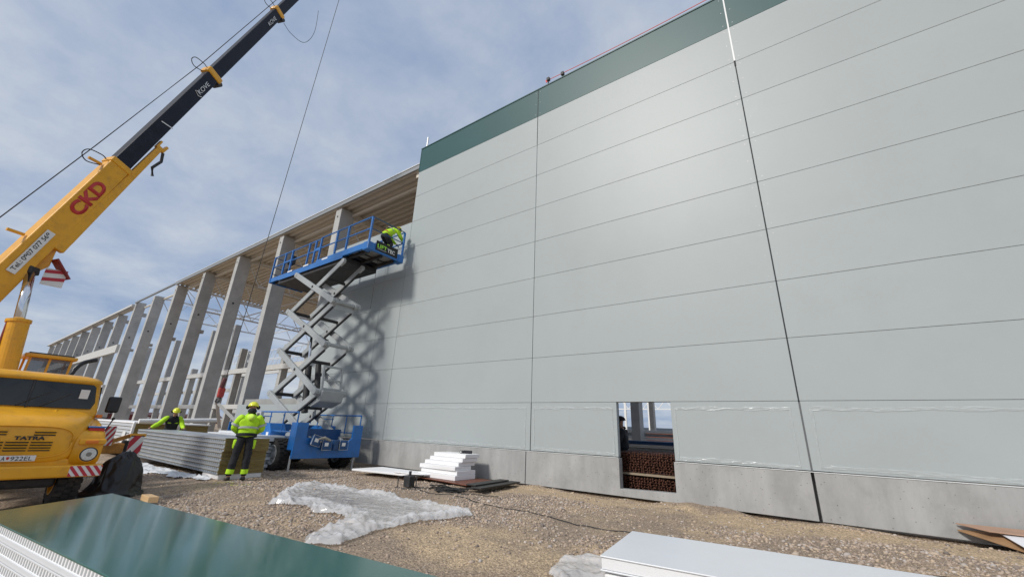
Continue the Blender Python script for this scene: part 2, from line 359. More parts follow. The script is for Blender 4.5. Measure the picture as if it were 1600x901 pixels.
# distant ridge
m_h = mat('ridge', (.03, .042, .055), .95, var=.2, vscale=.01)
hx = np.linspace(-3200, 2600, 160); HX, HT = np.meshgrid(hx, np.linspace(0, 1, 8))
HY = 1500+HT*900+np.abs(HX)*.05; HZ = (30+34*fbm(HX, HX*0, 700, 4, 5))*np.sin(HT*math.pi)**.7-2
h = grid_obj('hills', np.stack([HX, HY, HZ], -1), m_h); h['kind'] = 'structure'
# ------------------------------------------------------------------ the hall under construction
hall = thing('industrial_hall', (0, 0, 0), 'unfinished hall clad in pale grey panels with a green top band, bare columns at left', 'building')
ZP = .82
def panel_part(x0, x1, k, m, gl=.006, gr=.006):
    b = MB().box((x0+gl, 0, ZP+1.2*k+.003), (x1-gr, .12, ZP+1.2*(k+1)-.003)); o = b.build('wall_panel', m, hall, bevel=.004, seg=1)
    return o
secs = [(-6.04, 0, .006, .007), (0, 5.97, .007, .012), (5.97, 12.0, .012, .012), (12.0, 18.0, .012, .006)]
for x0, x1, gl, gr in secs:
    for k in range(10):
        m = GREEN if k == 9 else PANEL
        if k == 0 and x0 == 0:
            panel_part(0, 2.39, 0, m, gl, 0); panel_part(3.63, 5.97, 0, m, 0, gr)
        else: 
            o = panel_part(x0, x1, k, m, gl, gr)
            if k == 9: o['label'] = 'dark green top panel'
for k in range(7):
    panel_part(-7.33, -6.04, k, PANEL); panel_part(-12.1, -7.33, k, PANEL)
panel_part(-18.1, -12.1, 0, PANEL)
bk = MB()
bk.box((-6.04, .122, 2.02), (18, .15, 12.80)); bk.box((-12.1, .122, ZP), (-6.04, .15, 9.2)); bk.box((-6.04, .122, ZP), (2.39, .15, 2.02)); bk.box((3.63, .122, ZP), (18, .15, 2.02)); bk.box((-18.1, .122, ZP), (-12.1, .15, 2.0))
bk.build('joint_backing', BACK, hall)
# seam covers: white strip on the upper half of the right seam, dark gasket on its lowest panel, dark slots at the left seam
MB().box((5.955, -.012, 10.45), (5.99, .02, 13.0)).build('seam_cover', FLASH, hall)
MB().box((5.95, -.006, 10.28), (5.99, .02, 10.47)).build('seam_clamp', GAP, hall)
MB().box((5.956, .004, 2.02), (5.984, .03, 10.28)).build('seam_gasket', GAP, hall)
MB().box((5.958, -.004, ZP), (5.986, .02, 2.0)).build('seam_gasket', mat('gasket', (.12, .125, .13), .6), hall)
MB().box((-.012, -.003, 10.45), (.012, .02, 12.8)).build('seam_slot', GAP, hall)
MB().box((-.01, -.003, ZP), (.012, .02, 2.02)).build('seam_slot', GAP, hall)
MB().box((-6.055, -.01, 11.7), (-6.03, .14, 12.86)).build('edge_trim', GREEN, hall)
MB().box((-6.06, -.02, 12.82), (18, .14, 12.86)).build('parapet_cap', GREEN, hall)
fs = MB().cyl((0, -.006, 0), (0, .004, 0), .009, 8).build('panel_screw', STEEL, hall)
first = True
for k in range(2, 10):
    for zf in (.12, .6, 1.08):
        for x in (5.86, 6.08):
            if first: fs.location = (x, 0, ZP+1.2*k+zf); first = False
            else: inst(fs, (x, 0, ZP+1.2*k+zf), hall)
for k in (8, 9):
    for zf in (.12, .6, 1.08):
        for x in (-.09, .09): inst(fs, (x, 0, ZP+1.2*k+zf), hall)
# concrete plinth
def plinth(x0, x1, poly=None):
    m = MB()
    if poly: m.prism([(x, -.012, z) for x, z in poly], (0, .2, 0))
    else: m.box((x0+.006, -.012, .02), (x1-.006, .188, .795))
    m.build('plinth_panel', CONCP, hall, bevel=.008)
plinth(-18.1, -12.2); plinth(-12.2, -6.22); plinth(-6.22, -.13)
plinth(0, 0, [(-.115, .02), (5.945, .02), (5.945, .795), (3.6, .795), (3.6, .2), (2.4, .17), (2.4, .795), (-.115, .795)])
plinth(5.985, 12.0); plinth(12.0, 18)
fl = MB().box((-18.1, -.022, .797), (2.39, .1, .808)); fl.box((3.63, -.022, .797), (18, .1, .808)); fl.build('base_flashing', FLASH, hall)
# columns
CW = .5
def column(x, y, top, wd=CW, dp=.78, bot=-.35, m=CONCC): return MB().box((x, y, bot), (x+wd, y+dp, top)).build('concrete_column', m, hall, bevel=.02)
for i in range(15):
    x = -12.74-6.036*i; top = 11.95 if i < 6 else (12.25 if i == 6 else 11.72)
    column(x, .25, top)
    if i < 6:
        MB().box((x+.08, .45, top), (x+.42, 1.0, top+.05)).build('bearing_plate', STEEL, hall)
        c = MB(); c.cyl((x+.25, .23, top-.45), (x+.25, .262, top-.45), .045, 10); c.build('lifting_hole', GAP, hall)
    if i >= 2:
        c = MB().cyl((x+CW-.01, .6, 8.6), (x+CW+.004, .6, 8.6), .07, 10); c.build('lifting_hole', GAP, hall)
    if i in (6, 7, 8, 9):
        MB().box((x+.1, 1.03, 10.9), (x+.4, 1.33, 11.25)).build('corbel', CONCC, hall, bevel=.01)
    if i in (3, 4, 5, 6): MB().box((x+.1, 1.03, 7.3), (x+.4, 1.28, 7.55)).build('corbel', CONCC, hall, bevel=.01)
for x in (-6.3, -.25, 5.75, 11.75): column(x, .25, 11.95)
PALE = mat('pale_beam', (.55, .55, .53), .7, var=.08)
for k in range(6): column(-42.5-6.0*k-.2, 7.4, 10.8, .42, .55)
MB().box((-73, 7.3, 5.5), (-24.5, 7.6, 5.95)).build('concrete_beam', PALE, hall)
MB().box((-73, 7.3, 2.2), (-18.5, 7.6, 2.6)).build('concrete_beam', PALE, hall)
MB().box((-72, 8.0, 3.9), (-40.5, 8.2, 4.2)).build('concrete_beam', PALE, hall)
for x, tp in ((-36.6, 8.6), (-30.6, 6.8), (-24.6, 6.8), (-39.6, 8.0), (-45.6, 6.6), (-51.6, 6.6), (-57.6, 6.6)): column(x, 7.4, tp, .42, .55)
for x, tp in ((-41.5, 11.6), (-47.5, 11.6), (-53.8, 11.65), (-59.6, 9.9), (-65.5, 11.6)): column(x, 18, tp, .45, .6)
MB().box((-66, 17.8, 7.6), (-36, 18, 8.3)).build('concrete_beam', PALE, hall)
MB().box((-66, 17.8, 2.2), (-24, 18, 2.7)).build('concrete_beam', PALE, hall)
for y in (12, 22, 34):
    for x in (-31.6, -25.6, -19.6, -13.6, -7.6, -1.6, 4.4):
        if y == 12 and x < -8: continue
        column(x, y, 11.3, .45, .6)
MB().box((-18.1, .3, 2.03), (-12.75, .55, 2.3)).build('sill_beam', CONC, hall)
MB().box((-98, .02, 7.05), (-48.95, .24, 7.85)).build('ledger_beam', mat('pale_beam', (.55, .55, .53), .7, var=.08), hall, bevel=.01)
MB().box((-98, .02, 3.1), (-48.95, .24, 3.95)).build('ledger_beam', MATS['pale_beam'], hall, bevel=.01)
for i in range(2, 7): # low link beams between the front columns
    x = -12.74-6.036*i
MB().box((-98, .02, 11.74), (-48.95, .6, 12.02)).build('top_beam', MATS['pale_beam'], hall)
MB().box((-98, -.02, 11.70), (-48.95, .02, 11.76)).build('edge_angle', DARK, hall)
# steel roof: eave channel, trapezoidal deck, trusses, bracing
MB().box((-36.7, .12, 11.99), (-6.06, .2, 12.2)).build('eave_channel', mat('eave_grey', (.30, .31, .31), .4, metal=.3), hall)
MB().box((-48.6, .12, 12.08), (-36.7, .26, 12.22)).build('eave_channel', MATS['eave_grey'], hall)
MB().box((-36.7, .09, 12.2), (-6.06, .24, 12.235)).build('eave_flashing', FLASH, hall)
MB().box((-48.6, .9, 11.72), (-6.3, 1.0, 11.86)).build('eave_rail', DECK, hall)
MB().box((-36.7, .2, 12.0), (-6.06, .3, 12.03)).build('eave_rail', DECK, hall)
py = []; y = .22
while y < 34: py += [(y, 12.03), (y+.13, 12.03), (y+.17, 12.17), (y+.30, 12.17)]; y += .34
dv = []; 
for x in (-36.9, -6.04): dv += [(x, a, b_) for a, b_ in py]
n = len(py); dk = MB().add(dv, [(i, i+1, i+1+n, i+n) for i in range(n-1)]); o = dk.build('roof_deck', DECK, hall)
sm = o.modifiers.new('s', 'SOLIDIFY'); sm.thickness = .01; sm.offset = 1
MB().box((-6.04, .22, 12.05), (18, 4, 12.3)).build('roof_deck', DECK, hall)  # unseen roof strip, cut short so sky light reaches the interior
MB().box((-36.9, .22, 12.18), (-6.04, 34, 12.30)).build('roof_insulation', mat('roof_board', (.6, .6, .58), .8), hall)
def truss(p0, p1, zt, zb, name='roof_truss', m=TRUSS, n=None, par=None, c=.11, d=.05):
    a = MB(); p0, p1 = Vector(p0), Vector(p1); L_ = (p1-p0).length; n = n or max(4, int(L_/2.2)); 
    T0, T1 = Vector((p0.x, p0.y, zt)), Vector((p1.x, p1.y, zt)); B0, B1 = Vector((p0.x, p0.y, zb)), Vector((p1.x, p1.y, zb))
    a.bar(T0, T1, c, c); a.bar(B0.lerp(B1, .5/n), B0.lerp(B1, 1-.5/n), c, c)
    for i in range(n):
        t0, t1, tm = i/n, (i+1)/n, (i+.5)/n
        a.bar(T0.lerp(T1, t0), B0.lerp(B1, tm), d, d); a.bar(B0.lerp(B1, tm), T0.lerp(T1, t1), d, d)
    return a.build(name, m, par or hall)
for i in range(-1, 6):
    x = -12.49-6.036*i
    truss((x, .8, 0), (x, 24, 0), 11.9, 10.25)
for i in range(-1, 4):
    MB().box((-12.6-6.036*i, .3, 11.72), (-12.38-6.036*i, 30, 12.02)).build('roof_beam', DECK, hall)
for yy in (5.5, 10.5, 16):
    MB().bar((-42.7, yy, 10.3), (-18, yy, 10.3), .07, .07).build('tie_bar', TRUSS, hall)
for i in (2, 3, 4, 5):
    x = -12.49-6.036*i
    MB().bar((x, 1, 11.8), (x+6.03, 6, 10.3), .035, .035).build('brace', TRUSS, hall); MB().bar((x+6.03, 1, 11.8), (x, 6, 10.3), .035, .035).build('brace', TRUSS, hall)
for yy in (18.2, 23, 28, 33): truss((-74, yy, 0), (-44, yy, 0), 11.2, 9.9, n=18, c=.09)
# low lightning rods / bolts on the eave
for i in range(0, 6): MB().cyl((-12.3-6.036*i, .3, 12.2), (-12.3-6.036*i, .3, 12.42), .025, 6).build('eave_pin', FLASH, hall)
MB().cyl((-5.8, .06, 12.8), (-5.8, .06, 13.4), .035, 8).build('parapet_pipe', STEEL, hall)
# protective film remnants round the bottom panels
FILM = mat('clear_film', (.62, .66, .66), .3, spec=.5, trans=.55, coat=.15)
def film_edge(path, wd, name='film_remnant', seed=0, amp=.03):
    pts = [Vector(p) for p in path]; out = []; ds = [0]
    for a, b_ in zip(pts, pts[1:]): ds.append(ds[-1]+(b_-a).length)
    n = int(ds[-1]/.025); rows = 7; P = np.zeros((rows, n, 3))
    for i in range(n):
        s_ = ds[-1]*i/(n-1); k = max(j for j in range(len(pts)) if ds[j] <= s_+1e-9); k = min(k, len(pts)-2)
        t_ = (s_-ds[k])/(ds[k+1]-ds[k]); c = pts[k].lerp(pts[k+1], t_); d = (pts[k+1]-pts[k]).normalized(); nn = Vector((-d.z, 0, d.x))
        wob = (float(fbm(np.array([s_]), np.array([seed*3.1]), .5, 3, seed)[0])-.5)*.05
        ww = wd*(.25+1.4*float(fbm(np.array([s_]), np.array([seed*1.7]), .35, 3, seed+4)[0]))
        for r in range(rows):
            q = (r/(rows-1)-.5)*ww+wob; a_ = -.006-amp*abs(float(fbm(np.array([s_*1.0]), np.array([r*.19+seed]), .09, 3, seed+7)[0])-.35)
            P[r, i] = (c.x+nn.x*q, a_, c.z+nn.z*q)
    return grid_obj(name, P, FILM, hall)
def film_frame(x0, x1, seed):
    z0, z1 = ZP+.05, 2.02-.14
    film_edge([(x0, 0, z1), (x1, 0, z1)], .06, seed=seed); film_edge([(x0+.02, 0, z0+.02), (x1, 0, z0)], .07, seed=seed+1)
    film_edge([(x0, 0, z0), (x0, 0, z1)], .035, seed=seed+2); film_edge([(x1, 0, z0), (x1-.02, 0, z1)], .035, seed=seed+3)
film_frame(-5.9, -.16, 1); film_frame(.1, 2.3, 5); film_frame(3.72, 5.82, 9); film_frame(6.13, 11.9, 13)
film_edge([(-6.9, 0, .95), (-6.75, 0, 1.85)], .22, seed=21, amp=.05)

# things inside, seen through the opening and the frame
frame_far = thing('steel_frame_hall', (-16, 60, 0), 'distant white steel frame with lattice trusses seen through the square wall opening', 'steel frame')
truss((-50, 60, 0), (14, 60, 0), 7.1, 5.6, 'lattice_truss', WHT, n=26, par=frame_far, c=.14, d=.09)
for x in range(-48, 14, 4): MB().box((x, 59.9, 0), (x+.35, 60.2, 7.0)).build('frame_post', WHT, frame_far)
def stack(name, x0, x1, y0, y1, z0, n, h, ms, label, cat, jitter=.06, gap=.02, seed=1):
    rd = random.Random(seed); t = thing(name, ((x0+x1)/2, (y0+y1)/2, z0), label, cat)
    for i in range(n):
        j = rd.uniform(-jitter, jitter); MB().box((x0+j, y0+j*.4, z0+i*h), (x1+j, y1+j*.4, z0+(i+1)*h-gap)).build('board', ms[i % len(ms)], t, bevel=.005, seg=1)
    return t
stack('panel_pack', -3.4, 2.2, 12.9, 14.1, .1, 9, .17, [FOAM, LIPS], 'pack of white panels lying deep inside the hall, behind the square opening', 'panels', .25)
stack('panel_pack', -2.6, 2.8, 7.6, 8.8, .05, 8, .135, [PANW, LIPS, FOAM, BLUED], 'grey and blue pack of panels lying inside the hall just behind the rusty mesh', 'panels', .2, seed=5)
MB_o = MB().box((-3.5, 20, .1), (1.6, 21.2, 1.55)); single(MB_o, 'skip', mat('orange_skip', (.55, .12, .03), .6), (-1, 20.5, .1), 'low orange skip far inside the hall, seen at the right of the square opening', 'skip', bevel=.05)
for nm, zz0, zz1, lab in (('mesh_bundle', -.02, .42, 'lower bundle of rusty reinforcing bars right behind the wall opening'), ('mesh_bundle', .5, .94, 'upper bundle of rusty reinforcing bars right behind the wall opening')):
    t = MB().box((.92, .9, zz0+.01), (5.28, 1.0, zz1-.02)); rd = random.Random(int(zz1*100))
    for k in range(8):
        z = zz0+(k+.5)*(zz1-zz0)/8
        for q in range(int(4.4/.062)):
            xb = .9+q*.062+rd.uniform(-.018, .018); t.bar((xb, .40+rd.uniform(-.04, .03), z+rd.uniform(-.012, .012)), (xb+rd.uniform(-.03, .03), 2.2, z), .022, .022)
        t.bar((.9, .46, z-.026), (5.3, .46, z-.026), .012, .012)
    single(t, nm, RUST, (3, 1.2, zz0), lab, 'rebar', 'rebar bundles behind the opening')
single(MB().box((1.0, .42, .44), (5.2, .52, .485)), 'timber_spacer', mat('old_timber', (.30, .24, .17), .8), (3, .45, .43), 'thin timber batten between the two rusty rebar bundles', 'batten')
# red roofed shed far away on the left
sh = thing('distant_shed', (-165, 38, 0), 'low dark red shed far off, seen between the bare columns at the left', 'shed')
MB().box((-167, 22, -.5), (-163, 52, 1.6)).build('wall', mat('shed_red', (.22, .035, .03), .7), sh)
MB().prism([(-168, 21, 1.5), (-162, 21, 1.5), (-165, 21, 2.4)], (0, 32, 0)).build('roof', mat('shed_roof', (.10, .05, .05), .7), sh)
MB().box((-162.98, 30, .1), (-162.9, 33, 1.1)).build('window', WHT, sh)
# edge protection on the roof
rope = thing('warning_rope', (3, .3, 12.86), 'thin red and white warning rope strung along the roof parapet on two clamps', 'rope')
pts = [(.30+(x-.3), .18, 13.27-.012*(x-.3)+(.05*math.sin((x-.3)/5.4*math.pi)*-1)) for x in np.linspace(.3, 9, 40)]
MB().tube(pts, .012, 6).build('rope', mat('rope_red', (.85, .16, .13), .6), rope)
for x, zz_ in ((.32, 13.3), (.9, 13.22)):
    c = MB(); c.cyl((x, .1, 12.8), (x, .18, zz_), .02, 6); c.box((x-.05, .1, zz_-.1), (x+.05, .2, zz_+.02)); c.build('clamp', DARK, rope)
MB().prism([(.18, .18, 13.32), (.32, .18, 13.38), (.30, .18, 13.22), (.2, .18, 13.2)], (0, .015, 0)).build('flag', mat('flag_red', (.7, .1, .1), .7), rope)
# ------------------------------------------------------------------ mobile crane
TG = -.2
truck = thing('crane_truck', (-6.5, -8.48, TG), 'yellow mobile crane truck seen from the front, long black and yellow boom raised', 'crane truck')
YC = -8.48
def ring(x, yc, hw, z0, z1, e=5, n=36):
    out = []
    for i in range(n):
        t_ = 2*math.pi*i/n; c, s_ = math.cos(t_), math.sin(t_)
        out.append((x, yc+hw*math.copysign(abs(c)**(2/e), c), (z0+z1)/2+(z1-z0)/2*math.copysign(abs(s_)**(2/e), s_)))
    return out
hood = MB().loft([ring(-4.95, YC, .93, .5, 1.33), ring(-4.7, YC, .91, .5, 1.32), ring(-4.45, YC, .87, .5, 1.28), ring(-4.2, YC, .80, .5, 1.22), ring(-4.04, YC, .74, .5, 1.165),
    ring(-3.965, YC, .68, .5, 1.11), ring(-3.925, YC, .62, .51, 1.06), ring(-3.91, YC, .57, .53, 1.03)])
o = hood.build('hood', YEL, truck, smooth=True)
for s_ in (-1, 1):
    MB().bar((-4.6, YC+s_*.36, 1.305), (-4.12, YC+s_*.30, 1.175), .03, .03).build('hood_rib', YEL, truck, bevel=.01)
# grille
gr = MB()
pts = []
for i in range(49):
    t_ = 2*math.pi*i/48; c, q = math.cos(t_), math.sin(t_); pts.append((-3.905, YC+.59*math.copysign(abs(c)**.55, c), .815+.235*math.copysign(abs(q)**.6, q)))
grille = MB().tube(pts, .012, 6).build('grille', YEL, truck, smooth=True)
sl = MB(); lp = MB()
for gi, (ya, yb) in enumerate(((YC-.47, YC-.15), (YC-.125, YC+.11), (YC+.135, YC+.37))):
    for k, z in enumerate((.965, .925, .815, .775, .735, .695)):
        if gi == 1 and k < 2: continue
        sl.box((-3.915, ya, z-.015), (-3.903, yb, z+.012)); lp.prism([(-3.905, ya, z+.012), (-3.885, ya, z+.004), (-3.905, ya, z+.02)], (0, yb-ya, 0))
sl.build('slot', DARK, grille); lp.build('slat', YEL, grille)
text('TATRA', 'brand_letters', DARK, grille, (-3.902, YC-.06, .845), (0, 1, 0), (0, 0, 1), .055, depth=.01, width=.33, bold=.045)
# number plate
pl_ = MB().box((-3.905, YC-.25, .535), (-3.893, YC+.25, .62)).build('number_plate', WHT, truck, bevel=.006)
text('A', 'plate_letters', DARK, pl_, (-3.892, YC-.105, .548), (0, 1, 0), (0, 0, 1), .058, depth=.002, width=.04)
text('922EL', 'plate_letters', DARK, pl_, (-3.892, YC-.012, .548), (0, 1, 0), (0, 0, 1), .058, depth=.002, width=.225)
MB().prism([(-3.892, YC-.055, .60), (-3.892, YC-.025, .60), (-3.892, YC-.027, .572), (-3.892, YC-.04, .558), (-3.892, YC-.053, .572)], (.004, 0, 0)).build('plate_crest', RED, pl_)
# lower front apron, fenders, lights
MB().box((-4.3, YC-.98, .45), (-3.925, YC+.98, .56)).build('apron', YEL, truck, bevel=.02)
for s_ in (1, -1):
    f = MB(); y0 = YC+s_*.62; y1 = YC+s_*1.0
    rr_ = []
    for x, zt in ((-3.915, .86), (-3.94, .93), (-4.0, .985), (-4.2, 1.05), (-4.5, 1.13), (-4.85, 1.2)):
        rr_.append(ring(x, (y0+y1)/2, abs(y1-y0)/2*(1 if x < -3.95 else .97), .47, zt, 6, 28))
    fo = f.loft(rr_).build('fender', YEL, truck, smooth=True)
    yl = YC+s_*.84
    h_ = MB().cyl((-3.93, yl, .625), (-3.885, yl, .625), .125, 28).build('headlight_rim', YEL, truck, bevel=.008)
    MB().cyl((-3.9, yl, .625), (-3.880, yl, .625), .112, 28).build('headlight_bezel', DARK, truck)
    MB().cyl((-3.9, yl, .625), (-3.872, yl, .625), .100, 28, r1=.094).build('headlight', LENS, truck, smooth=False, bevel=.01)
    MB().cyl((-3.872, yl, .625), (-3.868, yl, .625), .035, 16).build('headlight_bulb', mat('bulb_grey', (.22, .22, .2), .2), truck)
    b_ = MB().box((-3.93, yl-.17, .775), (-3.875, yl+.17, .865)).build('lamp_housing', YEL, truck, bevel=.02)
    MB().box((-3.88, yl-.09, .79), (-3.852, yl+.07, .845)).build('indicator', AMB, truck, bevel=.012)
bump = MB().box((-3.96, YC-1.06, .285), (-3.80, YC+1.06, .47)).build('bumper', YEL, truck, bevel=.03, seg=3)
def hazard(y0, y1, z0, z1, x, name, par, n=4, dirn=1, skew=.6, rotx=None):
    hp = MB().box((x-.006, y0, z0), (x, y1, z1)).build(name, WHT, par)
    wdt = (y1-y0)/n; st = MB(); hgt = z1-z0
    for k in range(-3, n+3):
        poly = [(y0+k*wdt, z0), (y0+(k+.5)*wdt, z0), (y0+(k+.5)*wdt+dirn*hgt*skew, z1), (y0+k*wdt+dirn*hgt*skew, z1)]
        cl = clip_poly(poly, y0, y1)
        if len(cl) > 2: st.prism([(x+.001, a, b_) for a, b_ in cl], (.003, 0, 0))
    st.build('stripe', mat('hazard_red', (.5, .03, .05), .5), hp); return hp
def clip_poly(p, a, b):
    for lim, sg in ((a, 1), (b, -1)):
        out = []
        for i in range(len(p)):
            q, r_ = p[i], p[(i+1) % len(p)]; qi = sg*(q[0]-lim) >= -1e-9; ri = sg*(r_[0]-lim) >= -1e-9
            if qi: out.append(q)
            if qi != ri: k = (lim-q[0])/(r_[0]-q[0]); out.append((lim, q[1]+k*(r_[1]-q[1])))
        p = out
        if not p: return p
    return p
hazard(YC+.66, YC+1.05, .30, .455, -3.796, 'hazard_plate', truck, 4, -1, .8)
hazard(YC-1.05, YC-.66, .30, .455, -3.796, 'hazard_plate', truck, 4, 1, .8)
# cab
def foot(z, xb, xf, yh, rad, n=6):
    out = []
    for cx, cy, a0 in ((xf-rad, YC+yh-rad, 0), (xb+rad, YC+yh-rad, 90), (xb+rad, YC-yh+rad, 180), (xf-rad, YC-yh+rad, 270)):
        for i in range(n+1): a = R(a0+90*i/n); out.append((cx+rad*math.cos(a), cy+rad*math.sin(a), z))
    return out
cab = MB().loft([foot(.75, -5.75, -4.72, .93, .1), foot(1.31, -5.75, -4.72, .93, .14), foot(1.34, -5.75, -4.75, .93, .16), foot(1.79, -5.74, -4.87, .885, .17), foot(1.81, -5.74, -4.83, .90, .18),
    foot(1.86, -5.72, -4.86, .885, .2), foot(1.905, -5.68, -4.93, .82, .2), foot(1.935, -5.6, -5.05, .70, .2), foot(1.945, -5.5, -5.2, .5, .12)]).build('cab', YEL, truck, smooth=True)
for s_ in (-1, 1):
    y_in, y_b, y_t = YC+s_*.012, YC+s_*.80, YC+s_*.755
    ws = MB().prism([(-4.738, y_in, 1.345), (-4.738, y_b, 1.345), (-4.80, YC+s_*.845, 1.46), (-4.862, YC+s_*.80, 1.74), (-4.865, y_t, 1.775), (-4.865, y_in, 1.785)], (.012, 0, .002))
    ws.build('windscreen', GLASS, truck, bevel=.004)
    MB().prism([(-5.5, YC+s_*.925, 1.36), (-4.93, YC+s_*.925, 1.36), (-5.0, YC+s_*.895, 1.76), (-5.5, YC+s_*.895, 1.76)], (0, s_*.012, 0)).build('side_window', GLASS, truck)
    MB().bar((-4.72, YC+s_*.14+.02, 1.36), (-4.80, YC+s_*.14+.36, 1.60), .018, .012).build('wiper', DARK, truck)
    m_ = MB().box((-4.98, YC+s_*1.04, 1.3), (-4.90, YC+s_*1.24, 1.60)).build('mirror', mat('mirror_black', (.015, .015, .018), .35), truck, bevel=.035, seg=3)
    MB().tube([(-4.85, YC+s_*.93, 1.22), (-4.86, YC+s_*1.1, 1.2), (-4.92, YC+s_*1.14, 1.3)], .01, 6).build('mirror_arm', DARK, m_)
    MB().box((-4.8, YC+s_*.92, 1.2), (-4.72, YC+s_*1.0, 1.26)).build('indicator', AMB, truck, bevel=.01)
MB().box((-4.75, YC-.012, 1.33), (-4.73, YC+.012, 1.36)).bar((-4.73, YC, 1.34), (-4.855, YC, 1.79), .024, .02).build('windscreen_bar', DARK, truck)
MB().box((-4.77, YC+.60, 1.52), (-4.765+.0, YC+.72, 1.68)).build('permit_card', WHT, truck)
# chassis, rear deck, wheels
MB().box((-11.2, YC-.35, .45), (-4.2, YC+.35, .72)).build('chassis', DARK, truck, bevel=.02)
MB().box((-11.3, YC-1.0, .78), (-5.9, YC+1.0, .95)).build('rear_deck', YEL, truck, bevel=.02)
MB().box((-4.4, YC-.6, .12), (-4.1, YC+.6, .28)).build('front_axle', DARK, truck, bevel=.04)
MB().box((-4.0, YC-.75, .12), (-3.94, YC-.25, .3)).build('tow_hitch', DARK, truck, bevel=.02)
def wheel_parts(x, y0, y1, z, r_, par, lug=.03, nl=30, rimr=.52, rim_m=None):
    ty = MB(); w_ = y1-y0; prof = [(y0, r_*.62), (y0+.02*w_, r_*.9), (y0+.12*w_, r_*.975), (y0+.3*w_, r_), (y0+.7*w_, r_), (y1-.12*w_, r_*.975), (y1-.02*w_, r_*.9), (y1, r_*.62)]
    n = 44; rings = [[(x+math.cos(2*math.pi*i/n)*q, y, z+math.sin(2*math.pi*i/n)*q) for i in range(n)] for y, q in prof]
    ty.loft(rings, cap=False)
    for k in range(nl):
        a = 2*math.pi*k/nl
        for q, (ya, yb) in enumerate(((0.02, .34), (.36, .64), (.66, .98))):
            aa = a+(math.pi/nl if q == 1 else 0); c, s_ = math.cos(aa), math.sin(aa)
            p0 = Vector((x+c*(r_+lug*.2), y0+w_*ya, z+s_*(r_+lug*.2))); p1 = Vector((x+c*(r_+lug*.2), y0+w_*yb, z+s_*(r_+lug*.2)))
            ty.bar(p0, p1, 2*math.pi*r_/nl*.68, lug, up=(c, 0, s_))
    wh = thing_part('wheel', par); t_ = ty.build('tyre', RUB, wh)
    rm = rim_m or YEL; ri = MB(); rr2 = r_*rimr
    for ye, sg in ((y1, 1), (y0, -1)):
        prof2 = [(ye+.004*sg, rr2*1.12), (ye+.006*sg, rr2*1.02), (ye-.05*sg, rr2*.9), (ye-.07*sg, rr2*.45), (ye-.02*sg, rr2*.38), (ye-.02*sg, .001)]
        ri.loft([[(x+math.cos(2*math.pi*i/28)*q, y, z+math.sin(2*math.pi*i/28)*q) for i in range(28)] for y, q in prof2], cap=False)
        for i in range(8): a = 2*math.pi*i/8; ri.cyl((x+math.cos(a)*rr2*.62, ye-.06*sg, z+math.sin(a)*rr2*.62), (x+math.cos(a)*rr2*.62, ye-.035*sg, z+math.sin(a)*rr2*.62), .014, 6)
    ri.build('rim', rm, wh); return wh
def thing_part(name, par):
    o = bpy.data.objects.new(name, None); COL.objects.link(o); o.parent = par; o.location = (0, 0, 0); return o
for x in (-4.45, -8.6, -9.7):
    for s_ in (1, -1):
        ya, yb = sorted((YC+s_*.62, YC+s_*.92)); wheel_parts(x, ya, yb, TG+.40, .40, truck, nl=26)
# turntable, superstructure, crane cab
MB().cyl((-7.7, YC-.1, .95), (-7.7, YC-.1, 1.15), .62, 32).build('turntable', DARK, truck)
MB().box((-8.3, YC-1.75, 1.15), (-7.2, YC+.25, 1.45)).build('superstructure', YEL, truck, bevel=.04)
for dx in (-.42, .38):
    MB().prism([(-7.7+dx, YC-1.8, 1.4), (-7.7+dx, YC-.5, 1.4), (-7.7+dx, YC-1.1, 2.15), (-7.7+dx, YC-1.7, 2.1)], (.06, 0, 0)).build('boom_bracket', YEL, truck, bevel=.01)
MB().box((-8.35, YC-2.4, 1.2), (-7.1, YC-1.75, 1.9)).build('counterweight', YEL, truck, bevel=.06)
cc = MB().box((-8.3, YC-.02, 1.3), (-7.5, YC+.72, 2.02)).build('crane_cab', YEL, truck, bevel=.04)
for (a, b_) in (((-7.55, YC+.02, 2.0), (-7.5, YC+.06, 2.4)), ((-7.55, YC+.66, 2.0), (-7.5, YC+.70, 2.4)), ((-7.55, YC+.32, 2.0), (-7.5, YC+.36, 2.4)), ((-8.3, YC+.66, 2.0), (-8.25, YC+.7, 2.4)), ((-8.3, YC-.0, 2.0), (-8.25, YC+.04, 2.4))):
    MB().box(a, b_).build('cab_post', YEL, cc)
MB().box((-7.54, YC+.06, 2.02), (-7.53, YC+.66, 2.38)).build('cab_window', mat('crane_window', (.10, .12, .14), .1, coat=.5, trans=.35), cc)
MB().box((-8.36, YC-.06, 2.38), (-7.44, YC+.76, 2.46)).build('cab_roof', YEL, cc, bevel=.02)
MB().box((-8.3, YC, 2.461), (-7.5, YC+.7, 2.49)).build('roof_hatch', DARK, cc)
MB().tube(curve([(-6.15, -7.95, 1.2), (-6.15, -7.93, 1.85), (-6.17, -7.88, 2.12), (-6.2, -7.80, 2.26), (-6.22, -7.68, 2.33), (-6.23, -7.6, 2.36)], 4), .042, 12).build('exhaust_stack', mat('mirror_black', (.015, .015, .018), .35), truck, smooth=True)
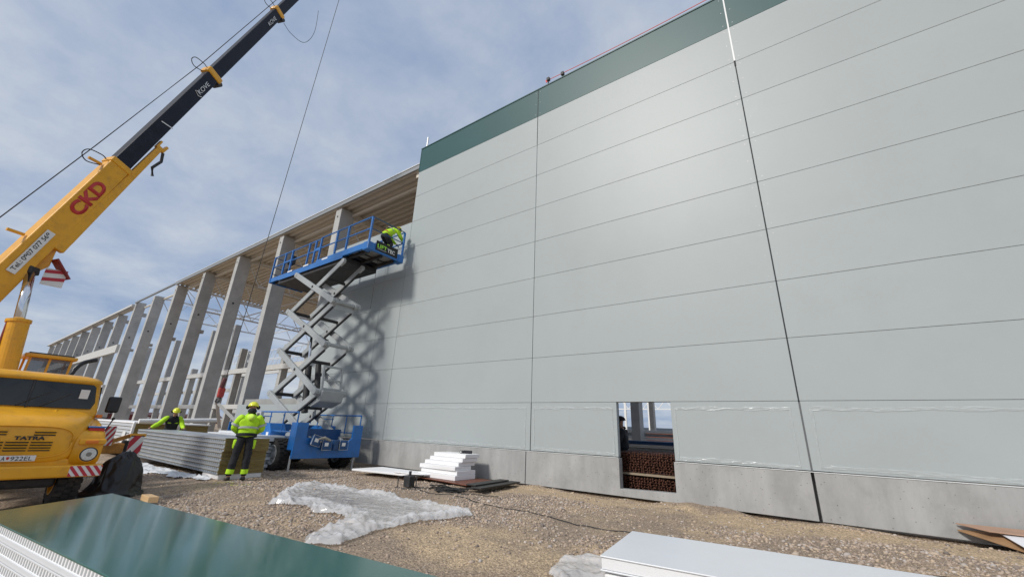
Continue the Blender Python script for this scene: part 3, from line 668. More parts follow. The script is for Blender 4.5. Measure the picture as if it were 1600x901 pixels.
# boom
A0 = Vector((-7.85, -9.32, 3.97)); TT = Vector((-10.22, -3.34, 25.87)); BD = (TT-A0).normalized()
BS = BD.cross(Vector((0, 0, 1))).normalized(); BU = BS.cross(BD).normalized()       # side and upper directions
PV = A0-BD*2.4
def on(p): return A0+BD*((Vector(p)-A0).dot(BD))
E1, E2, E3 = on((-8.26, -8.3, 7.72)), on((-8.71, -7.13, 12.26)), on((-9.24, -5.8, 17.18))
boom = MB().bar(PV, E1, .34, .50, wd1=.34, ht1=.47).build('boom_base', YEL, truck, bevel=.03, seg=3)
MB().bar(E1-BD*.14, E1+BD*.02, .39, .52).build('collar', YEL, boom, bevel=.02)
sides = -BS if BS.x < 0 else BS    # towards the viewer side (+x)
s2 = MB().bar(E1, E2, .29, .41, wd1=.29, ht1=.40).build('boom_section', BLK, truck, bevel=.03)
s3 = MB().bar(E2, E3, .27, .39, wd1=.26, ht1=.38).build('boom_section', BLK, truck, bevel=.03)
s4 = MB().bar(E3, TT, .22, .33).build('boom_section', BLK, truck, bevel=.02)
MB().bar(E2-BD*.05, E2+BD*.2, .37, .55).build('collar', YEL, s2, bevel=.06)
MB().bar(E3-BD*.05, E3+BD*.2, .33, .49).build('collar', YEL, s3, bevel=.06)
for e_, hh in ((E2, .25), (E3, .22)): MB().cyl(e_-BU*(hh+.02)-BS*.15, e_-BU*(hh+.02)+BS*.15, .09, 12).build('roller', DARK, truck)
MB().cyl(TT-BS*.2+BD*.1, TT+BS*.2+BD*.1, .25, 20).build('head_sheave', DARK, truck)
def side_pt(p, up, off=.0, half=.31): return Vector(p)+BU*up+sides*(half+off)
t0 = A0+BD*3.02
text('CKD', 'boom_letters', RED, boom, side_pt(A0+BD*2.02, -.16, .008, .17), BD, BU, .32, depth=.0, width=1.08, bold=.045)
ts = MB(); a_ = side_pt(A0+BD*.15, -.06, .004, .18); ts.prism([a_, a_+BD*1.2, a_+BD*1.2+BU*.17, a_+BU*.17], sides*.006); sg = ts.build('phone_sign', WHT, boom)
text('Tel.: 0907 077 569', 'phone_text', DARK, boom, a_+BD*.06+BU*.05+sides*.010, BD, BU, .09, depth=0, width=1.08, bold=.01)
text('KOVE', 'boom_logo', WHT, s2, side_pt(E2-BD*1.0, -.10, .008, .15), BD, BU, .13, depth=0, width=.6)
MB().tube([side_pt(E2-BD*1.02, -.17, .01, .15), side_pt(E2-BD*1.1, -.08, .01, .15), side_pt(E2-BD*1.04, .08, .01, .15), side_pt(E2-BD*.96, .0, .01, .15)], .012, 6).build('logo_loop', WHT, s2)
text('KOVE', 'boom_logo', WHT, s3, side_pt(E3-BD*1.0, -.09, .008, .135), BD, BU, .13, depth=0, width=.62)
MB().bar(side_pt(A0+BD*5.9, -.22, .006, .15), side_pt(A0+BD*5.8, .1, .006, .15), .03, .01, up=sides).build('scratch_mark', WHT, s2)
# sockets, hoist line, cable loops
for q, hh in ((1.05, .27), (3.6, .26)):
    MB().bar(A0+BD*q+BU*hh, A0+BD*(q-.08)+BU*(hh+.28), .05, .06).build('rope_guide', YEL, boom)
for e_, hh, nm in ((E1-BD*.25, .27, boom), (E2, .25, s2), (E3, .22, s3)):
    p = Vector(e_)+BU*hh
    MB().tube(curve([p-BD*.1, p+BU*.25-BD*.25, p+BU*.42-BD*.15, p+BU*.38+BD*.05, p+BU*.12+BD*.16, p+BD*.14]), .013, 6).build('cable_loop', CABLE, nm, smooth=True)
MB().tube([PV+BU*.95, E1+BU*.62, E2+BU*.42, E3+BU*.34, TT+BU*.26], .012, 6).build('hoist_line', CABLE, truck)
MB().tube(curve([E3+BD*.1-BU*.38, E3+BD*.15-BU*.8, E3+BD*.55-BU*1.35, E3+BD*1.2-BU*1.5, E3+BD*2-BU*1.4, E3+BD*3-BU*1.0]), .01, 6).build('loose_wire', CABLE, truck, smooth=True)
# jib stowed along the underside
J0 = Vector((-7.97, -8.72, 4.92)); J1 = Vector((-8.46, -7.62, 8.85))
jb = MB().bar(J0, J1, .13, .24, wd1=.10, ht1=.15).build('folding_jib', YEL, truck, bevel=.015)
MB().bar(J0+BD*.3-BU*.1, J1-BU*.05, .05, .06).build('jib_strut', YEL, jb)
MB().bar(J1-BD*.1-BU*.1, J1+BD*.14-BU*.12, .1, .07).bar(J1-BD*.1+BU*.08, J1+BD*.16+BU*.08, .1, .05).build('jib_fork', YEL, jb)
MB().tube([J1-BU*.15-BD*.1, J1-BU*.26-BD*.35, J1-BU*.2-BD*.7, J1-BU*.34-BD*.9], .04, 8).build('jib_pulley', DARK, jb)
hp = MB().bar(J0-BD*.2-BU*.1, J0-BD*.42-BU*.42+V(0, .1, -.1), .3, .03).build('jib_bracket', mat('old_red', (.25, .03, .03), .6), jb)
c0 = J0-BD*.5-BU*.32
wp = MB().box((c0.x-.02, c0.y-.18, c0.z-.28), (c0.x+.02, c0.y+.18, c0.z+.12)).build('warning_board', WHT, jb)
for k in range(2): MB().prism([(c0.x+.021, c0.y-.18, c0.z-.2+k*.19), (c0.x+.021, c0.y+.18, c0.z-.13+k*.19), (c0.x+.021, c0.y+.18, c0.z-.05+k*.19), (c0.x+.021, c0.y-.18, c0.z-.12+k*.19)], (.004, 0, 0)).build('stripe', MATS['hazard_red'], jb)
# lift ram
RB = Vector((-7.1, -8.66, 1.35)); RM = Vector((-7.25, -8.83, 3.02)); RT = Vector((-7.9, -8.95, 4.28))
MB().cyl(RB, RM, .17, 24).build('ram_barrel', YEL, truck, smooth=False)
MB().cyl(RM, RM+(RM-RB).normalized()*.06, .19, 24).build('ram_gland', YEL, truck)
MB().cyl(RM, RT, .085, 20).build('ram_rod', CHR, truck, smooth=True)
MB().bar(RT-V(0, .0, .08), RT+V(-.02, -.02, .1), .24, .2).build('ram_eye', DARK, truck, bevel=.03)
MB().prism([RT+V(-.32, -.30, .45), RT+V(-.32, .06, .02), RT+V(-.32, .24, .25), RT+V(-.32, .24, 1.15)], (.2, 0, 0)).build('ram_bracket', YEL, truck, bevel=.02)
MB().tube([(-7.2, -9.0, 1.5), (-7.15, -8.95, 2.4), (-7.2, -8.98, 3.0)], .02, 6).build('hydraulic_hose', mat('hose_red', (.3, .06, .05), .5), truck)
# outriggers
for x in (-6.05, -10.6):
    MB().box((x-.14, YC-1.0, .50), (x+.14, -6.75, .70)).build('outrigger_beam', mat('outrigger_brown', (.45, .20, .03), .55, var=.3, vscale=8, dirt=(.16, .09, .04), dscale=6), truck, bevel=.015)
    MB().cyl((x, -6.72, TG+.03), (x, -6.72, .75), .07, 16).build('outrigger_jack', DARK, truck)
    MB().cyl((x, -6.72, TG), (x, -6.72, TG+.04), .2, 20).build('outrigger_foot', DARK, truck)
MB().bar((-5.95, -7.35, .58), (-5.95, -6.68, .86), .05, .08).build('outrigger_stay', MATS['outrigger_brown'], truck)
hazard(-7.14, -6.97, .66, 1.04, -5.9, 'hazard_plate', truck, 2, 1, .55)
hazard(-6.70, -6.47, .36, .86, -5.88, 'hazard_plate', truck, 1, 1, .6)
MB().box((-5.92, -6.71, .84), (-5.88, -6.45, .9)).build('plate_bracket', YEL, truck)
MB().tube([(-5.2, -7.42, .75), (-5.3, -7.25, 1.0), (-5.3, -7.2, 1.18)], .012, 6).build('marker_rod', DARK, truck)
MB().sphere((-5.3, -7.2, 1.19), .03).build('marker_knob', DARK, truck)
# hoist rope and hook block (part of the crane)
HK = Vector((-10.85, -3.46, 2.65))
MB().cyl(TT+BD*.1+V(0, .25, 0), HK+V(0, .02, .05), .013, 6).build('hoist_rope', CABLE, truck)
hb = MB().tube([HK, HK-V(0, .03, .15), HK-V(.02, .04, .32)], .075, 8).build('hook_chain', mat('hook_brown', (.12, .03, .03), .6, var=.4, vscale=20), truck)
MB().box((HK.x-.06, HK.y-.12, HK.z-.66), (HK.x+.06, HK.y+.09, HK.z-.32)).build('hook_block', mat('hook_red', (.5, .05, .04), .5, var=.3, vscale=9), truck, bevel=.05, seg=3)
MB().tube([HK-V(0, 0, .66), HK-V(0, 0, .78), HK-V(0, .06, .86), HK-V(0, .12, .8), HK-V(0, .1, .72)], .025, 8).build('hook', DARK, truck, smooth=True)
slg = thing('lifting_sling', (HK.x, HK.y, .9), 'pair of pale webbing slings hanging from the crane hook behind the panel stack', 'sling')
SB = HK-V(0, .05, .84)
for k, (dx, dy) in enumerate(((.9, .62), (.55, .02))): 
    MB().bar(SB, (HK.x+dx, HK.y+dy, .98), .10, .015, up=(1, 0, 0)).build('webbing', mat('webbing', (.45, .44, .41), .8) if k == 0 else mat('webbing_brown', (.25, .2, .16), .8), slg)

# black tarpaulin over the outrigger
tp = MB(); tp.sphere((0, 0, 0), 1, nu=90, nv=50); nv_ = []
for p in tp.v:
    p = Vector(p); hgt = (p.z+1)/2; k_ = 1.12-.52*hgt
    fold = abs(mnoise.noise(Vector((p.x*1.6, p.y*1.6, p.z*.7+3))))*.30+abs(mnoise.noise(Vector((p.x*4+2, p.y*4, p.z*1.8))))*.10
    if -.97 < p.z < 0: hh_ = max(1e-3, math.hypot(p.x, p.y)); p.x /= hh_; p.y /= hh_
    q = Vector((p.x*.32*k_, p.y*.40*k_, p.z*.43)); q *= 1.02-fold; q.y += .10*hgt-.06+.05*mnoise.noise(p*1.1)
    if q.z < -.28: q.x *= 1.12; q.y *= 1.12
    q.z = max(q.z, -.40); nv_.append((q.x-4.78, q.y-6.95, q.z+.20))
tp.v = nv_
single(tp, 'tarpaulin', mat('black_tarp', (.012, .012, .014), .33, bump=.35, bscale=5), (-4.75, -7.0, -.2), 'crumpled black tarpaulin bunched beside the front wheel of the crane truck', 'tarpaulin', smooth=True)
bx = thing('tool_case', (-4.1, -7.62, .98), 'small red box with a blue lid on the fender of the crane truck', 'box')
MB().box((-4.2, -7.72, .955), (-4.02, -7.52, 1.04)).build('body', RED, bx, bevel=.01); MB().box((-4.21, -7.73, 1.041), (-4.01, -7.51, 1.065)).build('lid', mat('lid_blue', (.05, .2, .5), .4), bx, bevel=.006)

# ------------------------------------------------------------------ scissor lift
LG = -.1
lift = thing('scissor_lift', (-8.5, -1.8, LG), 'blue rough terrain scissor lift raised high beside the grey wall, its scissor arms light grey', 'scissor lift')
def lp(name, m, mb, bevel=.01, par=None, **k): return mb.build(name, m, par or lift, bevel=bevel, **k)
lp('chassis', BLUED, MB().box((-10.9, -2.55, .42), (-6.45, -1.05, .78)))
ep = MB().prism([(-6.33, -2.93, .27), (-6.33, -.68, .27), (-6.33, -.68, 1.25), (-6.33, -1.03, 1.25), (-6.33, -1.03, .85), (-6.33, -1.30, .62), (-6.33, -2.30, .62), (-6.33, -2.42, .85), (-6.33, -2.58, .85), (-6.33, -2.58, 1.27), (-6.33, -2.93, 1.27)], (.07, 0, 0))
lp('end_plate', BLUE, ep)
lp('end_post', BLUE, MB().box((-6.6, -2.93, .5), (-6.335, -2.86, 1.27))); lp('end_post', BLUE, MB().box((-6.6, -.75, .5), (-6.335, -.68, 1.25)))
ep2 = MB().prism([(-10.97, -2.93, .3), (-10.97, -.68, .3), (-10.97, -.68, 1.2), (-10.97, -2.93, 1.2)], (.06, 0, 0)); lp('end_plate', BLUE, ep2)
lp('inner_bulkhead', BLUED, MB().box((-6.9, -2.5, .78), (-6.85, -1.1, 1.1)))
for x in (-7.15, -10.1):
    for y0 in (-3.06, -.98):
        wheel_parts(x, y0, y0+.36, LG+.44, .43, lift, lug=.045, nl=22, rimr=.58, rim_m=mat('lift_rim', (.33, .34, .34), .5, var=.2, vscale=6))
lp('engine_box', BLUE, MB().prism([(-8.45, -3.0, .5), (-7.72, -3.0, .5), (-7.66, -3.0, .95), (-7.85, -3.0, 1.22), (-8.45, -3.0, 1.22)], (0, .5, 0)), bevel=.03)
lp('engine_box', BLUE, MB().box((-9.6, -2.98, .5), (-8.75, -2.5, 1.12)), bevel=.04)
lp('tank_box', BLUE, MB().box((-9.4, -1.1, .5), (-7.8, -.7, 1.2)), bevel=.04)
lp('decal', WHT, MB().box((-7.9, -3.006, .55), (-7.76, -3.0, .95)), bevel=0)
cp = lp('ground_control', DARK, MB().box((-8.42, -3.12, .8), (-8.25, -2.98, 1.4)), bevel=.02)
cb_ = MB().box((-8.5, -3.16, 1.22), (-8.2, -3.06, 1.56)).build('control_panel', mat('panel_grey', (.45, .46, .46), .5), cp, bevel=.015)
for q in (1.28, 1.42): MB().box((-8.43, -3.167, q), (-8.27, -3.16, q+.08)).build('switch_plate', DARK, cb_)
def rail(path, r_=.022, name='rail', par=None, m=BLUE): return MB().tube(path, r_, 8).build(name, m, par or lift)
for y in (-2.9, -.74):
    rail([(-9.5, y, 1.25 if y > -1 else 1.1), (-9.5, y, 1.56), (-6.36, y, 1.56), (-6.36, y, 1.25)], .024, 'chassis_rail'); rail([(-9.5, y, 1.42), (-8.0, y, 1.42)], .016, 'chassis_rail')
    for x in (-9.0, -8.05, -7.2): rail([(x, y, .95), (x, y, 1.56)], .018, 'chassis_rail')
    rail([(-7.9, y, 1.0), (-6.5, y, 1.0)], .016, 'chassis_rail')
for y in (-2.86, -.78):
    lp('jack_leg', STEEL, MB().cyl((-6.42, y, LG+.0), (-6.42, y+.0, .35), .03, 10), 0)
# arms
XL, XR = -10.15, -7.05; ZL = [.72, 2.25, 3.83, 5.38, 6.93]
def arm(x0, z0, x1, z1, y, name='scissor_arm', th=.09, hh=.21):
    a, b_ = Vector((x0, y, z0)), Vector((x1, y, z1)); m_ = MB().bar(a, b_, th, hh, up=(0, 0, 1)); 
    for p in (a, b_): m_.cyl(p-V(0, th/2+.01, 0), p+V(0, th/2+.01, 0), hh*.5, 16)
    if (x1-x0)*(z1-z0) > 0:
        d_ = (b_-a).normalized(); up_ = Vector((-d_.z, 0, d_.x)); up_ = up_ if up_.z > 0 else -up_
        lp('arm_underside_shade', DARK, MB().bar(a+d_*.2-up_*(hh/2+.012), b_-d_*.2-up_*(hh/2+.012), th*.8, .05, up=(0, 0, 1)), 0)  # dark strip added to stand in for the shade under these arms
    return lp(name, ARM, m_, bevel=.015)
for k in range(4):
    for yo, yi in ((-2.16, -2.04), (-1.12, -1.24)):
        xr0 = XR if k else -6.75
        arm(XL, ZL[k], XR, ZL[k+1], yi); arm(xr0, ZL[k], XL, ZL[k+1], yo)
        zc = (ZL[k]+ZL[k+1])/2; lp('centre_pin', DARK, MB().cyl(((XL+XR)/2, yo-.06, zc), ((XL+XR)/2, yo+.18*(1 if yo < -2 else -1), zc), .05, 12), 0)
    for x in (XL, XR):
        if k: lp('cross_tube', ARM if x == XR else DARK, MB().cyl((x, -2.2, ZL[k]), (x, -1.08, ZL[k]), .065, 14), 0)
    lp('cross_tube', DARK, MB().cyl(((XL+XR)/2+.6, -2.0, (ZL[k]+ZL[k+1])/2+.28), ((XL+XR)/2+.6, -1.28, (ZL[k]+ZL[k+1])/2+.28), .06, 12), 0)
lp('lift_cylinder', DARK, MB().cyl((-8.4, -1.64, 1.6), (-8.75, -1.64, 3.25), .11, 16), 0); lp('cylinder_rod', CHR, MB().cyl((-8.75, -1.64, 3.25), (-9.1, -1.64, 4.85), .05, 14), 0)
lp('lift_cylinder', DARK, MB().cyl((-8.1, -1.5, 2.3), (-8.35, -1.5, 3.3), .10, 16), 0)
lp('cylinder_cover', ARM, MB().prism([(-7.5, -2.0, 1.76), (-6.95, -2.0, 1.95), (-6.85, -2.0, 2.3), (-7.35, -2.0, 2.35), (-7.7, -2.0, 1.95)], (0, .82, 0)), bevel=.04)
lp('ladder_frame', ARM, MB().bar((-6.98, -1.98, 2.28), (-7.1, -1.98, 3.12), .07, .07).bar((-6.98, -1.3, 2.28), (-7.1, -1.3, 3.12), .07, .07).bar((-7.1, -1.98, 3.1), (-7.1, -1.3, 3.1), .07, .07).bar((-7.02, -1.98, 2.65), (-7.02, -1.3, 2.65), .07, .06).bar((-7.0, -1.98, 2.35), (-7.0, -1.3, 2.35), .08, .08))
lp('cross_plate', ARM, MB().box((-7.14, -2.0, 5.12), (-7.10, -1.25, 5.36)), .0)
lp('cross_plate', DARK, MB().prism([(-9.3, -2.0, 4.6), (-9.3, -1.25, 4.6), (-8.4, -1.25, 4.25), (-8.4, -2.0, 4.25)], (0, 0, -.03)), .0)
hose = MB()
for q in range(3):
    pts = []
    for k in range(9): pts.append((XL+.35+(.8 if k % 2 else 0)+q*.04, -1.75+q*.05, .9+k*.74))
    hose.tube(pts, .016, 6)

# platform
X0, X1, Y0, Y1, DZ = -13.1, -5.76, -1.97, -.42, 7.43
plat = thing_part('platform', lift)
def pp(name, m, mb, bevel=.008): return mb.build(name, m, plat, bevel=bevel)
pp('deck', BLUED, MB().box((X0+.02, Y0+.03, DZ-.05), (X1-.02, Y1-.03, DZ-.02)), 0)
for y in (Y0, Y1-.07):
    pp('side_beam', BLUE, MB().box((-9.2, y-.02, 7.22), (X1, y+.07, DZ+.02)))
    pp('side_beam', BLUE, MB().box((X0, y+.02, 7.2), (-7.9, y+.06, DZ-.03))); pp('side_beam', BLUE, MB().box((-12.2, y-.015, 7.14), (-7.3, y+.02, 7.34)))
pp('end_beam', BLUE, MB().box((X1-.08, Y0, 7.18), (X1, Y1, DZ+.03))); pp('end_beam', BLUE, MB().box((X0, Y0, 7.18), (X0+.07, Y1, DZ)))
pp('corner_block', BLUE, MB().box((X1-.3, Y0-.03, 7.16), (X1+.02, Y0+.22, DZ+.05)), .03); pp('corner_block', BLUE, MB().box((X1-.3, Y1-.22, 7.16), (X1+.02, Y1+.03, DZ+.05)), .03)
for x in np.arange(-12.6, -6.0, .55): pp('deck_joist', DARK, MB().box((x, Y0+.05, 7.24), (x+.06, Y1-.05, DZ-.05)), 0)
for y in (-1.75, -1.2, -.66): pp('deck_stringer', DARK, MB().box((-12.9, y-.04, 7.16), (-6.0, y+.04, 7.26)), 0)
pp('under_frame', DARK, MB().box((-12.3, -1.9, 7.0), (-7.2, -.5, 7.2)), .02)
pp('soffit_panel', mat('soffit_grey', (.20, .20, .19), .7, var=.2), MB().box((-6.9, -1.85, 7.28), (-5.95, -.55, 7.3)), 0)
RT_, MID = DZ+1.02, DZ+.55
def post(x, y, m=BLUE, w_=.066): return pp('rail_post', m, MB().box((x-w_/2, y-w_/2, DZ), (x+w_/2, y+w_/2, RT_)), .006)
for x in (X1-.04, -7.25, -8.0, -9.15, -9.55, -10.05, -11.45, -12.05, -13.05): post(x, Y0+.03); 
for x in (X1-.04, -7.25, -9.15, -10.05, -11.45, -13.05): post(x, Y1-.03)
for y in (Y0+.03, Y1-.03):
    for z in (RT_, MID): 
        pp('guard_rail', BLUE, MB().tube([(-13.05, y, z-.03), (-9.15, y, z-.03)], .026, 8), 0); pp('guard_rail', BLUE, MB().tube([(-9.2, y, z+.02), (X1-.04, y, z+.02)], .026, 8), 0)
RD = mat('rail_dark_blue', (.02, .09, .18), .45)
for z in (RT_+.02, MID+.02): pp('guard_rail', RD, MB().tube([(X1-.04, Y0+.03, z), (X1-.04, Y1-.03, z)], .02, 8), 0)
for z in (RT_-.03, MID-.03, DZ+.2): pp('guard_rail', RD, MB().tube([(-13.05, Y0+.03, z), (-13.05, Y1-.03, z)], .018, 8), 0)
pp('gate', BLUE, MB().box((-9.55, Y0+.01, MID-.06), (-9.15, Y0+.05, MID+.08))); pp('gate', BLUE, MB().box((-11.5, Y0+.01, MID-.03), (-12.05, Y0+.04, MID+.03)))
for x in (-8.5, -9.9, -11.2): pp('deck_label', WHT, MB().box((x-.25, Y0-.024, DZ-.07), (x+.15, Y0-.02, DZ-.01)), 0)
bn = pp('banner', mat('banner_black', (.01, .012, .01), .6), MB().box((X1+.004, Y0+.3, DZ-.18), (X1+.016, Y1-.28, DZ+.19)), 0)
text('LIFT', 'banner_text', LIME, plat, (X1+.018, Y0+.36, DZ-.07), (0, 1, 0), (0, 0, 1), .15, depth=0, width=.42, bold=.03)
text('TEC', 'banner_text', WHT, plat, (X1+.018, Y0+.80, DZ-.10), (0, 1, 0), (0, 0, 1), .15, depth=0, width=.34, bold=.03)
MB().box((X1+.017, Y0+.36, DZ-.115), (X1+.02, Y0+.76, DZ-.105)).build('banner_line', WHT, plat)
pp('control_box', DARK, MB().box((-11.95, Y0+.1, MID-.1), (-11.6, Y0+.3, MID+.3)), .03)
pp('hanging_cable', CABLE, MB().tube([(-6.2, -1.2, 7.2), (-6.18, -1.2, 6.0), (-6.2, -1.18, 5.2)], .008, 5), 0)
# loose kit on the deck
MBX = MB().box((-12.55, -1.72, DZ), (-12.2, -1.35, DZ+.42)); single(MBX, 'bag', NAVY, (-12.4, -1.5, DZ), 'black tool bag standing at the far end of the lift platform', 'bag', bevel=.1, seg=3)
single(MB().box((-8.9, -1.8, DZ), (-8.55, -1.6, DZ+.14)), 'tool_case', DARK, (-8.7, -1.7, DZ), 'dark flat tool case on the middle of the lift platform', 'case', bevel=.03)
cs = MB(); 
for q in range(4): cs.tube([(-7.4+.18*math.cos(a)+q*.03, -1.6+.18*math.sin(a), DZ+.03+q*.03) for a in np.linspace(0, 6.2, 20)], .018, 6)
single(cs, 'hose_coil', mat('coil_blue', (.03, .08, .2), .5), (-7.4, -1.6, DZ), 'coil of dark blue hose lying on the lift platform', 'hose')
# blue cases in the chassis opening
for i, (y, z, rot, lab) in enumerate(((-2.38, .64, .28, 'tilted blue case with a white label, leftmost of the three in the lift chassis'), (-2.0, .52, 0, 'blue case with a white label, middle one of the three in the lift chassis'), (-1.42, .52, 0, 'blue case in a pale wire frame, rightmost of the three in the lift chassis'))):
    t_ = thing('equipment_case', (-6.2, y, z), lab, 'case', 'blue cases in the lift chassis')
    cm = MB().box((-6.24, y-.13, z), (-6.08, y+.13, z+.26)).build('body', BLUED, t_, bevel=.02)
    MB().box((-6.078, y-.07, z+.1), (-6.072, y+.05, z+.2)).build('label_patch', WHT, t_)
    fr = MB().tube([(-6.07, y-.15, z-.01), (-6.07, y+.15, z-.01), (-6.07, y+.15, z+.28), (-6.07, y-.15, z+.28), (-6.07, y-.15, z-.01)], .008, 6).build('wire_frame', STEEL, t_)
    t_.rotation_euler = (rot*-.9, 0, 0)
MB().box((-6.3, -1.75, .5), (-6.1, -1.58, .8)).build('valve_block', BLUED, lift, bevel=.02)
MB().tube([(-6.1, -1.9, .78), (-6.08, -2.1, .86), (-6.1, -2.3, .82), (-6.1, -2.2, .74)], .04, 8).build('glove_roll', mat('rag', (.35, .32, .27), .9), lift)
# ------------------------------------------------------------------ people
def skin(name, m, chains, parent, sub=2, root=0, disp=0):
    """chains: dict of joint -> (pos, rx, ry); edges list"""
    J, Ed = chains; keys = list(J); me = bpy.data.meshes.new(name)
    me.from_pydata([J[k][0] for k in keys], [(keys.index(a), keys.index(b_)) for a, b_ in Ed], [])
    o = bpy.data.objects.new(name, me); COL.objects.link(o); md = o.modifiers.new('k', 'SKIN'); md.use_smooth_shade = True; md.branch_smoothing = .3
    for i, k in enumerate(keys):
        v = me.skin_vertices[0].data[i]; v.radius = (J[k][1], J[k][2] if len(J[k]) > 2 else J[k][1]); v.use_root = (i == root)
    s_ = o.modifiers.new('s', 'SUBSURF'); s_.levels = sub; s_.render_levels = sub
    dg = bpy.context.evaluated_depsgraph_get(); dg.update(); me2 = bpy.data.meshes.new_from_object(o.evaluated_get(dg)); bpy.data.objects.remove(o)
    me2.materials.clear(); me2.materials.append(m); me2.polygons.foreach_set('use_smooth', [True]*len(me2.polygons))
    if disp:
        for v in me2.vertices: v.co += v.normal*disp*(mnoise.noise(v.co*9)+.5*mnoise.noise(v.co*21))
    o = bpy.data.objects.new(name, me2); COL.objects.link(o); o.parent = parent; return o
def person(loc, ang, pose, label, jacket=HIVIS, sleeves=None, trousers=NAVY, hood=True, hm_m=HELM, fat=1.0):
    t = thing('person', loc, label, 'person'); c, s_ = math.cos(ang), math.sin(ang)
    def W(p): return (p[0]*c-p[1]*s_, p[0]*s_+p[1]*c, p[2])     # local (right, forward, up) -> world offset
    P = {k: Vector(W(v)) for k, v in pose.items()}
    hd = (P['crown']-P['neck']).normalized(); face = Vector(W(pose['_face'])); fc = (face-hd*face.dot(hd)).normalized(); side = fc.cross(hd).normalized()
    hc = P['neck']+hd*.17
    J = {'pelvis': (P['pelvis'], .10, .08), 'chest': (P['chest'], .12, .08), 'neck': (P['neck'], .055), 'chin': (P['neck']+hd*.09+fc*.015, .07, .075), 'skull': (hc, .082, .095), 'crown': (hc+hd*.075, .055, .06)}
    Ed = [('pelvis', 'chest'), ('chest', 'neck'), ('neck', 'chin'), ('chin', 'skull'), ('skull', 'crown')]
    for q in 'lr':
        for a, b_, r_ in (('sh', 'el', (.05, .04)), ):
            J['sh'+q] = (P['sh'+q], .04); J['el'+q] = (P['el'+q], .036); J['wr'+q] = (P['wr'+q], .027)
        dr = (P['wr'+q]-P['el'+q]).normalized(); J['hand'+q] = (P['wr'+q]+dr*.075, .036, .02)
        Ed += [('chest', 'sh'+q), ('sh'+q, 'el'+q), ('el'+q, 'wr'+q), ('wr'+q, 'hand'+q)]
        J['hip'+q] = (P['hip'+q], .06); J['kn'+q] = (P['kn'+q], .055); J['an'+q] = (P['an'+q], .04); tdir = (P['to'+q]-P['an'+q])
        J['to'+q] = (P['to'+q], .035)
        Ed += [('pelvis', 'hip'+q), ('hip'+q, 'kn'+q), ('kn'+q, 'an'+q), ('an'+q, 'to'+q)]
    body = skin('body', SKIN, (J, Ed), t)
    # face: nose, eyes, ears
    nz_ = MB().sphere(tuple(hc+fc*.105-hd*.02), .014, nu=8, nv=6); 
    for sg in (-1, 1): nz_.sphere(tuple(hc+side*sg*.088-hd*.01), .02, (.6, .9, 1.3), 8, 6)
    def nob(mb, name, m): o = bpy.data.objects.new(name, bpy.data.meshes.new(name)); o.data.from_pydata(mb.v, [], mb.f); o.data.materials.append(m); COL.objects.link(o); o.parent = t; o.data.polygons.foreach_set('use_smooth', [True]*len(o.data.polygons)); return o
    nob(nz_, 'nose_and_ears', SKIN)
    ey = MB()
    for sg in (-1, 1): ey.sphere(tuple(hc+fc*.088+side*sg*.032+hd*.005), .011, nu=8, nv=6)
    nob(ey, 'eyes', HAIR); mo = MB().bar(tuple(hc+fc*.095-hd*.062-side*.022), tuple(hc+fc*.095-hd*.062+side*.022), .008, .008); nob(mo, 'mouth', mat('lips', (.3, .1, .08), .6))
    # fingers
    for q in 'lr':
        fg = MB(); dr = (P['wr'+q]-P['el'+q]).normalized(); sd = dr.cross(Vector((0, 0, 1))); sd = sd.normalized() if sd.length > .1 else side; dn = dr.cross(sd)
        pb = P['wr'+q]+dr*.10
        for k, ln in enumerate((.065, .075, .07, .055)):
            b0 = pb+sd*(k-1.5)*.021; b1 = b0+dr*ln*.55+dn*.01; b2 = b1+dr*ln*.35+dn*.03; fg.tube([b0-dr*.03, b0, b1, b2], .0095, 7)
        b0 = P['wr'+q]+dr*.03+sd*.03*(1 if q == 'l' else -1); b1 = b0+sd*.04*(1 if q == 'l' else -1)+dr*.04; fg.tube([b0, b1, b1+dr*.03+dn*.015], .011, 7); nob(fg, 'fingers', DARK)
    # clothes
    JJ = {'hem': (P['pelvis']-(P['chest']-P['pelvis'])*.10, .20*fat, .15*fat), 'waist': (P['pelvis']+(P['chest']-P['pelvis'])*.12, .205*fat, .15*fat), 'mid': ((P['pelvis']+P['chest'])/2, .215*fat, .16*fat), 'chest': (P['chest'], .21*fat, .155*fat), 'collar': (P['neck']-(P['neck']-P['chest'])*.25, .09, .09), 'top': (P['neck']+hd*.02, .085, .085)}
    EE = [('hem', 'waist'), ('waist', 'mid'), ('mid', 'chest'), ('chest', 'collar'), ('collar', 'top')]
    SJ = {}; SE = []
    for q in 'lr':
        JJ['sh'+q] = (P['sh'+q], .10*fat); EE.append(('chest', 'sh'+q))
        SJ = {'in'+q: (P['chest'].lerp(P['sh'+q], .55), .085), 'sh'+q: (P['sh'+q]+V(0, 0, .005), .104*fat)}; SE = [('in'+q, 'sh'+q)]; T_, TE = SJ, SE
        m1 = (P['sh'+q]+P['el'+q])/2; T_['ua'+q] = (m1, .088*fat); T_['el'+q] = (P['el'+q], .082*fat); T_['fa'+q] = (P['el'+q].lerp(P['wr'+q], .55), .068*fat); T_['cu'+q] = (P['wr'+q], .047)
        TE += [('sh'+q, 'ua'+q), ('ua'+q, 'el'+q), ('el'+q, 'fa'+q), ('fa'+q, 'cu'+q)]
        skin('sleeve', sleeves or jacket, (SJ, SE), t, disp=.014)
    skin('jacket', jacket, (JJ, EE), t, disp=.014)
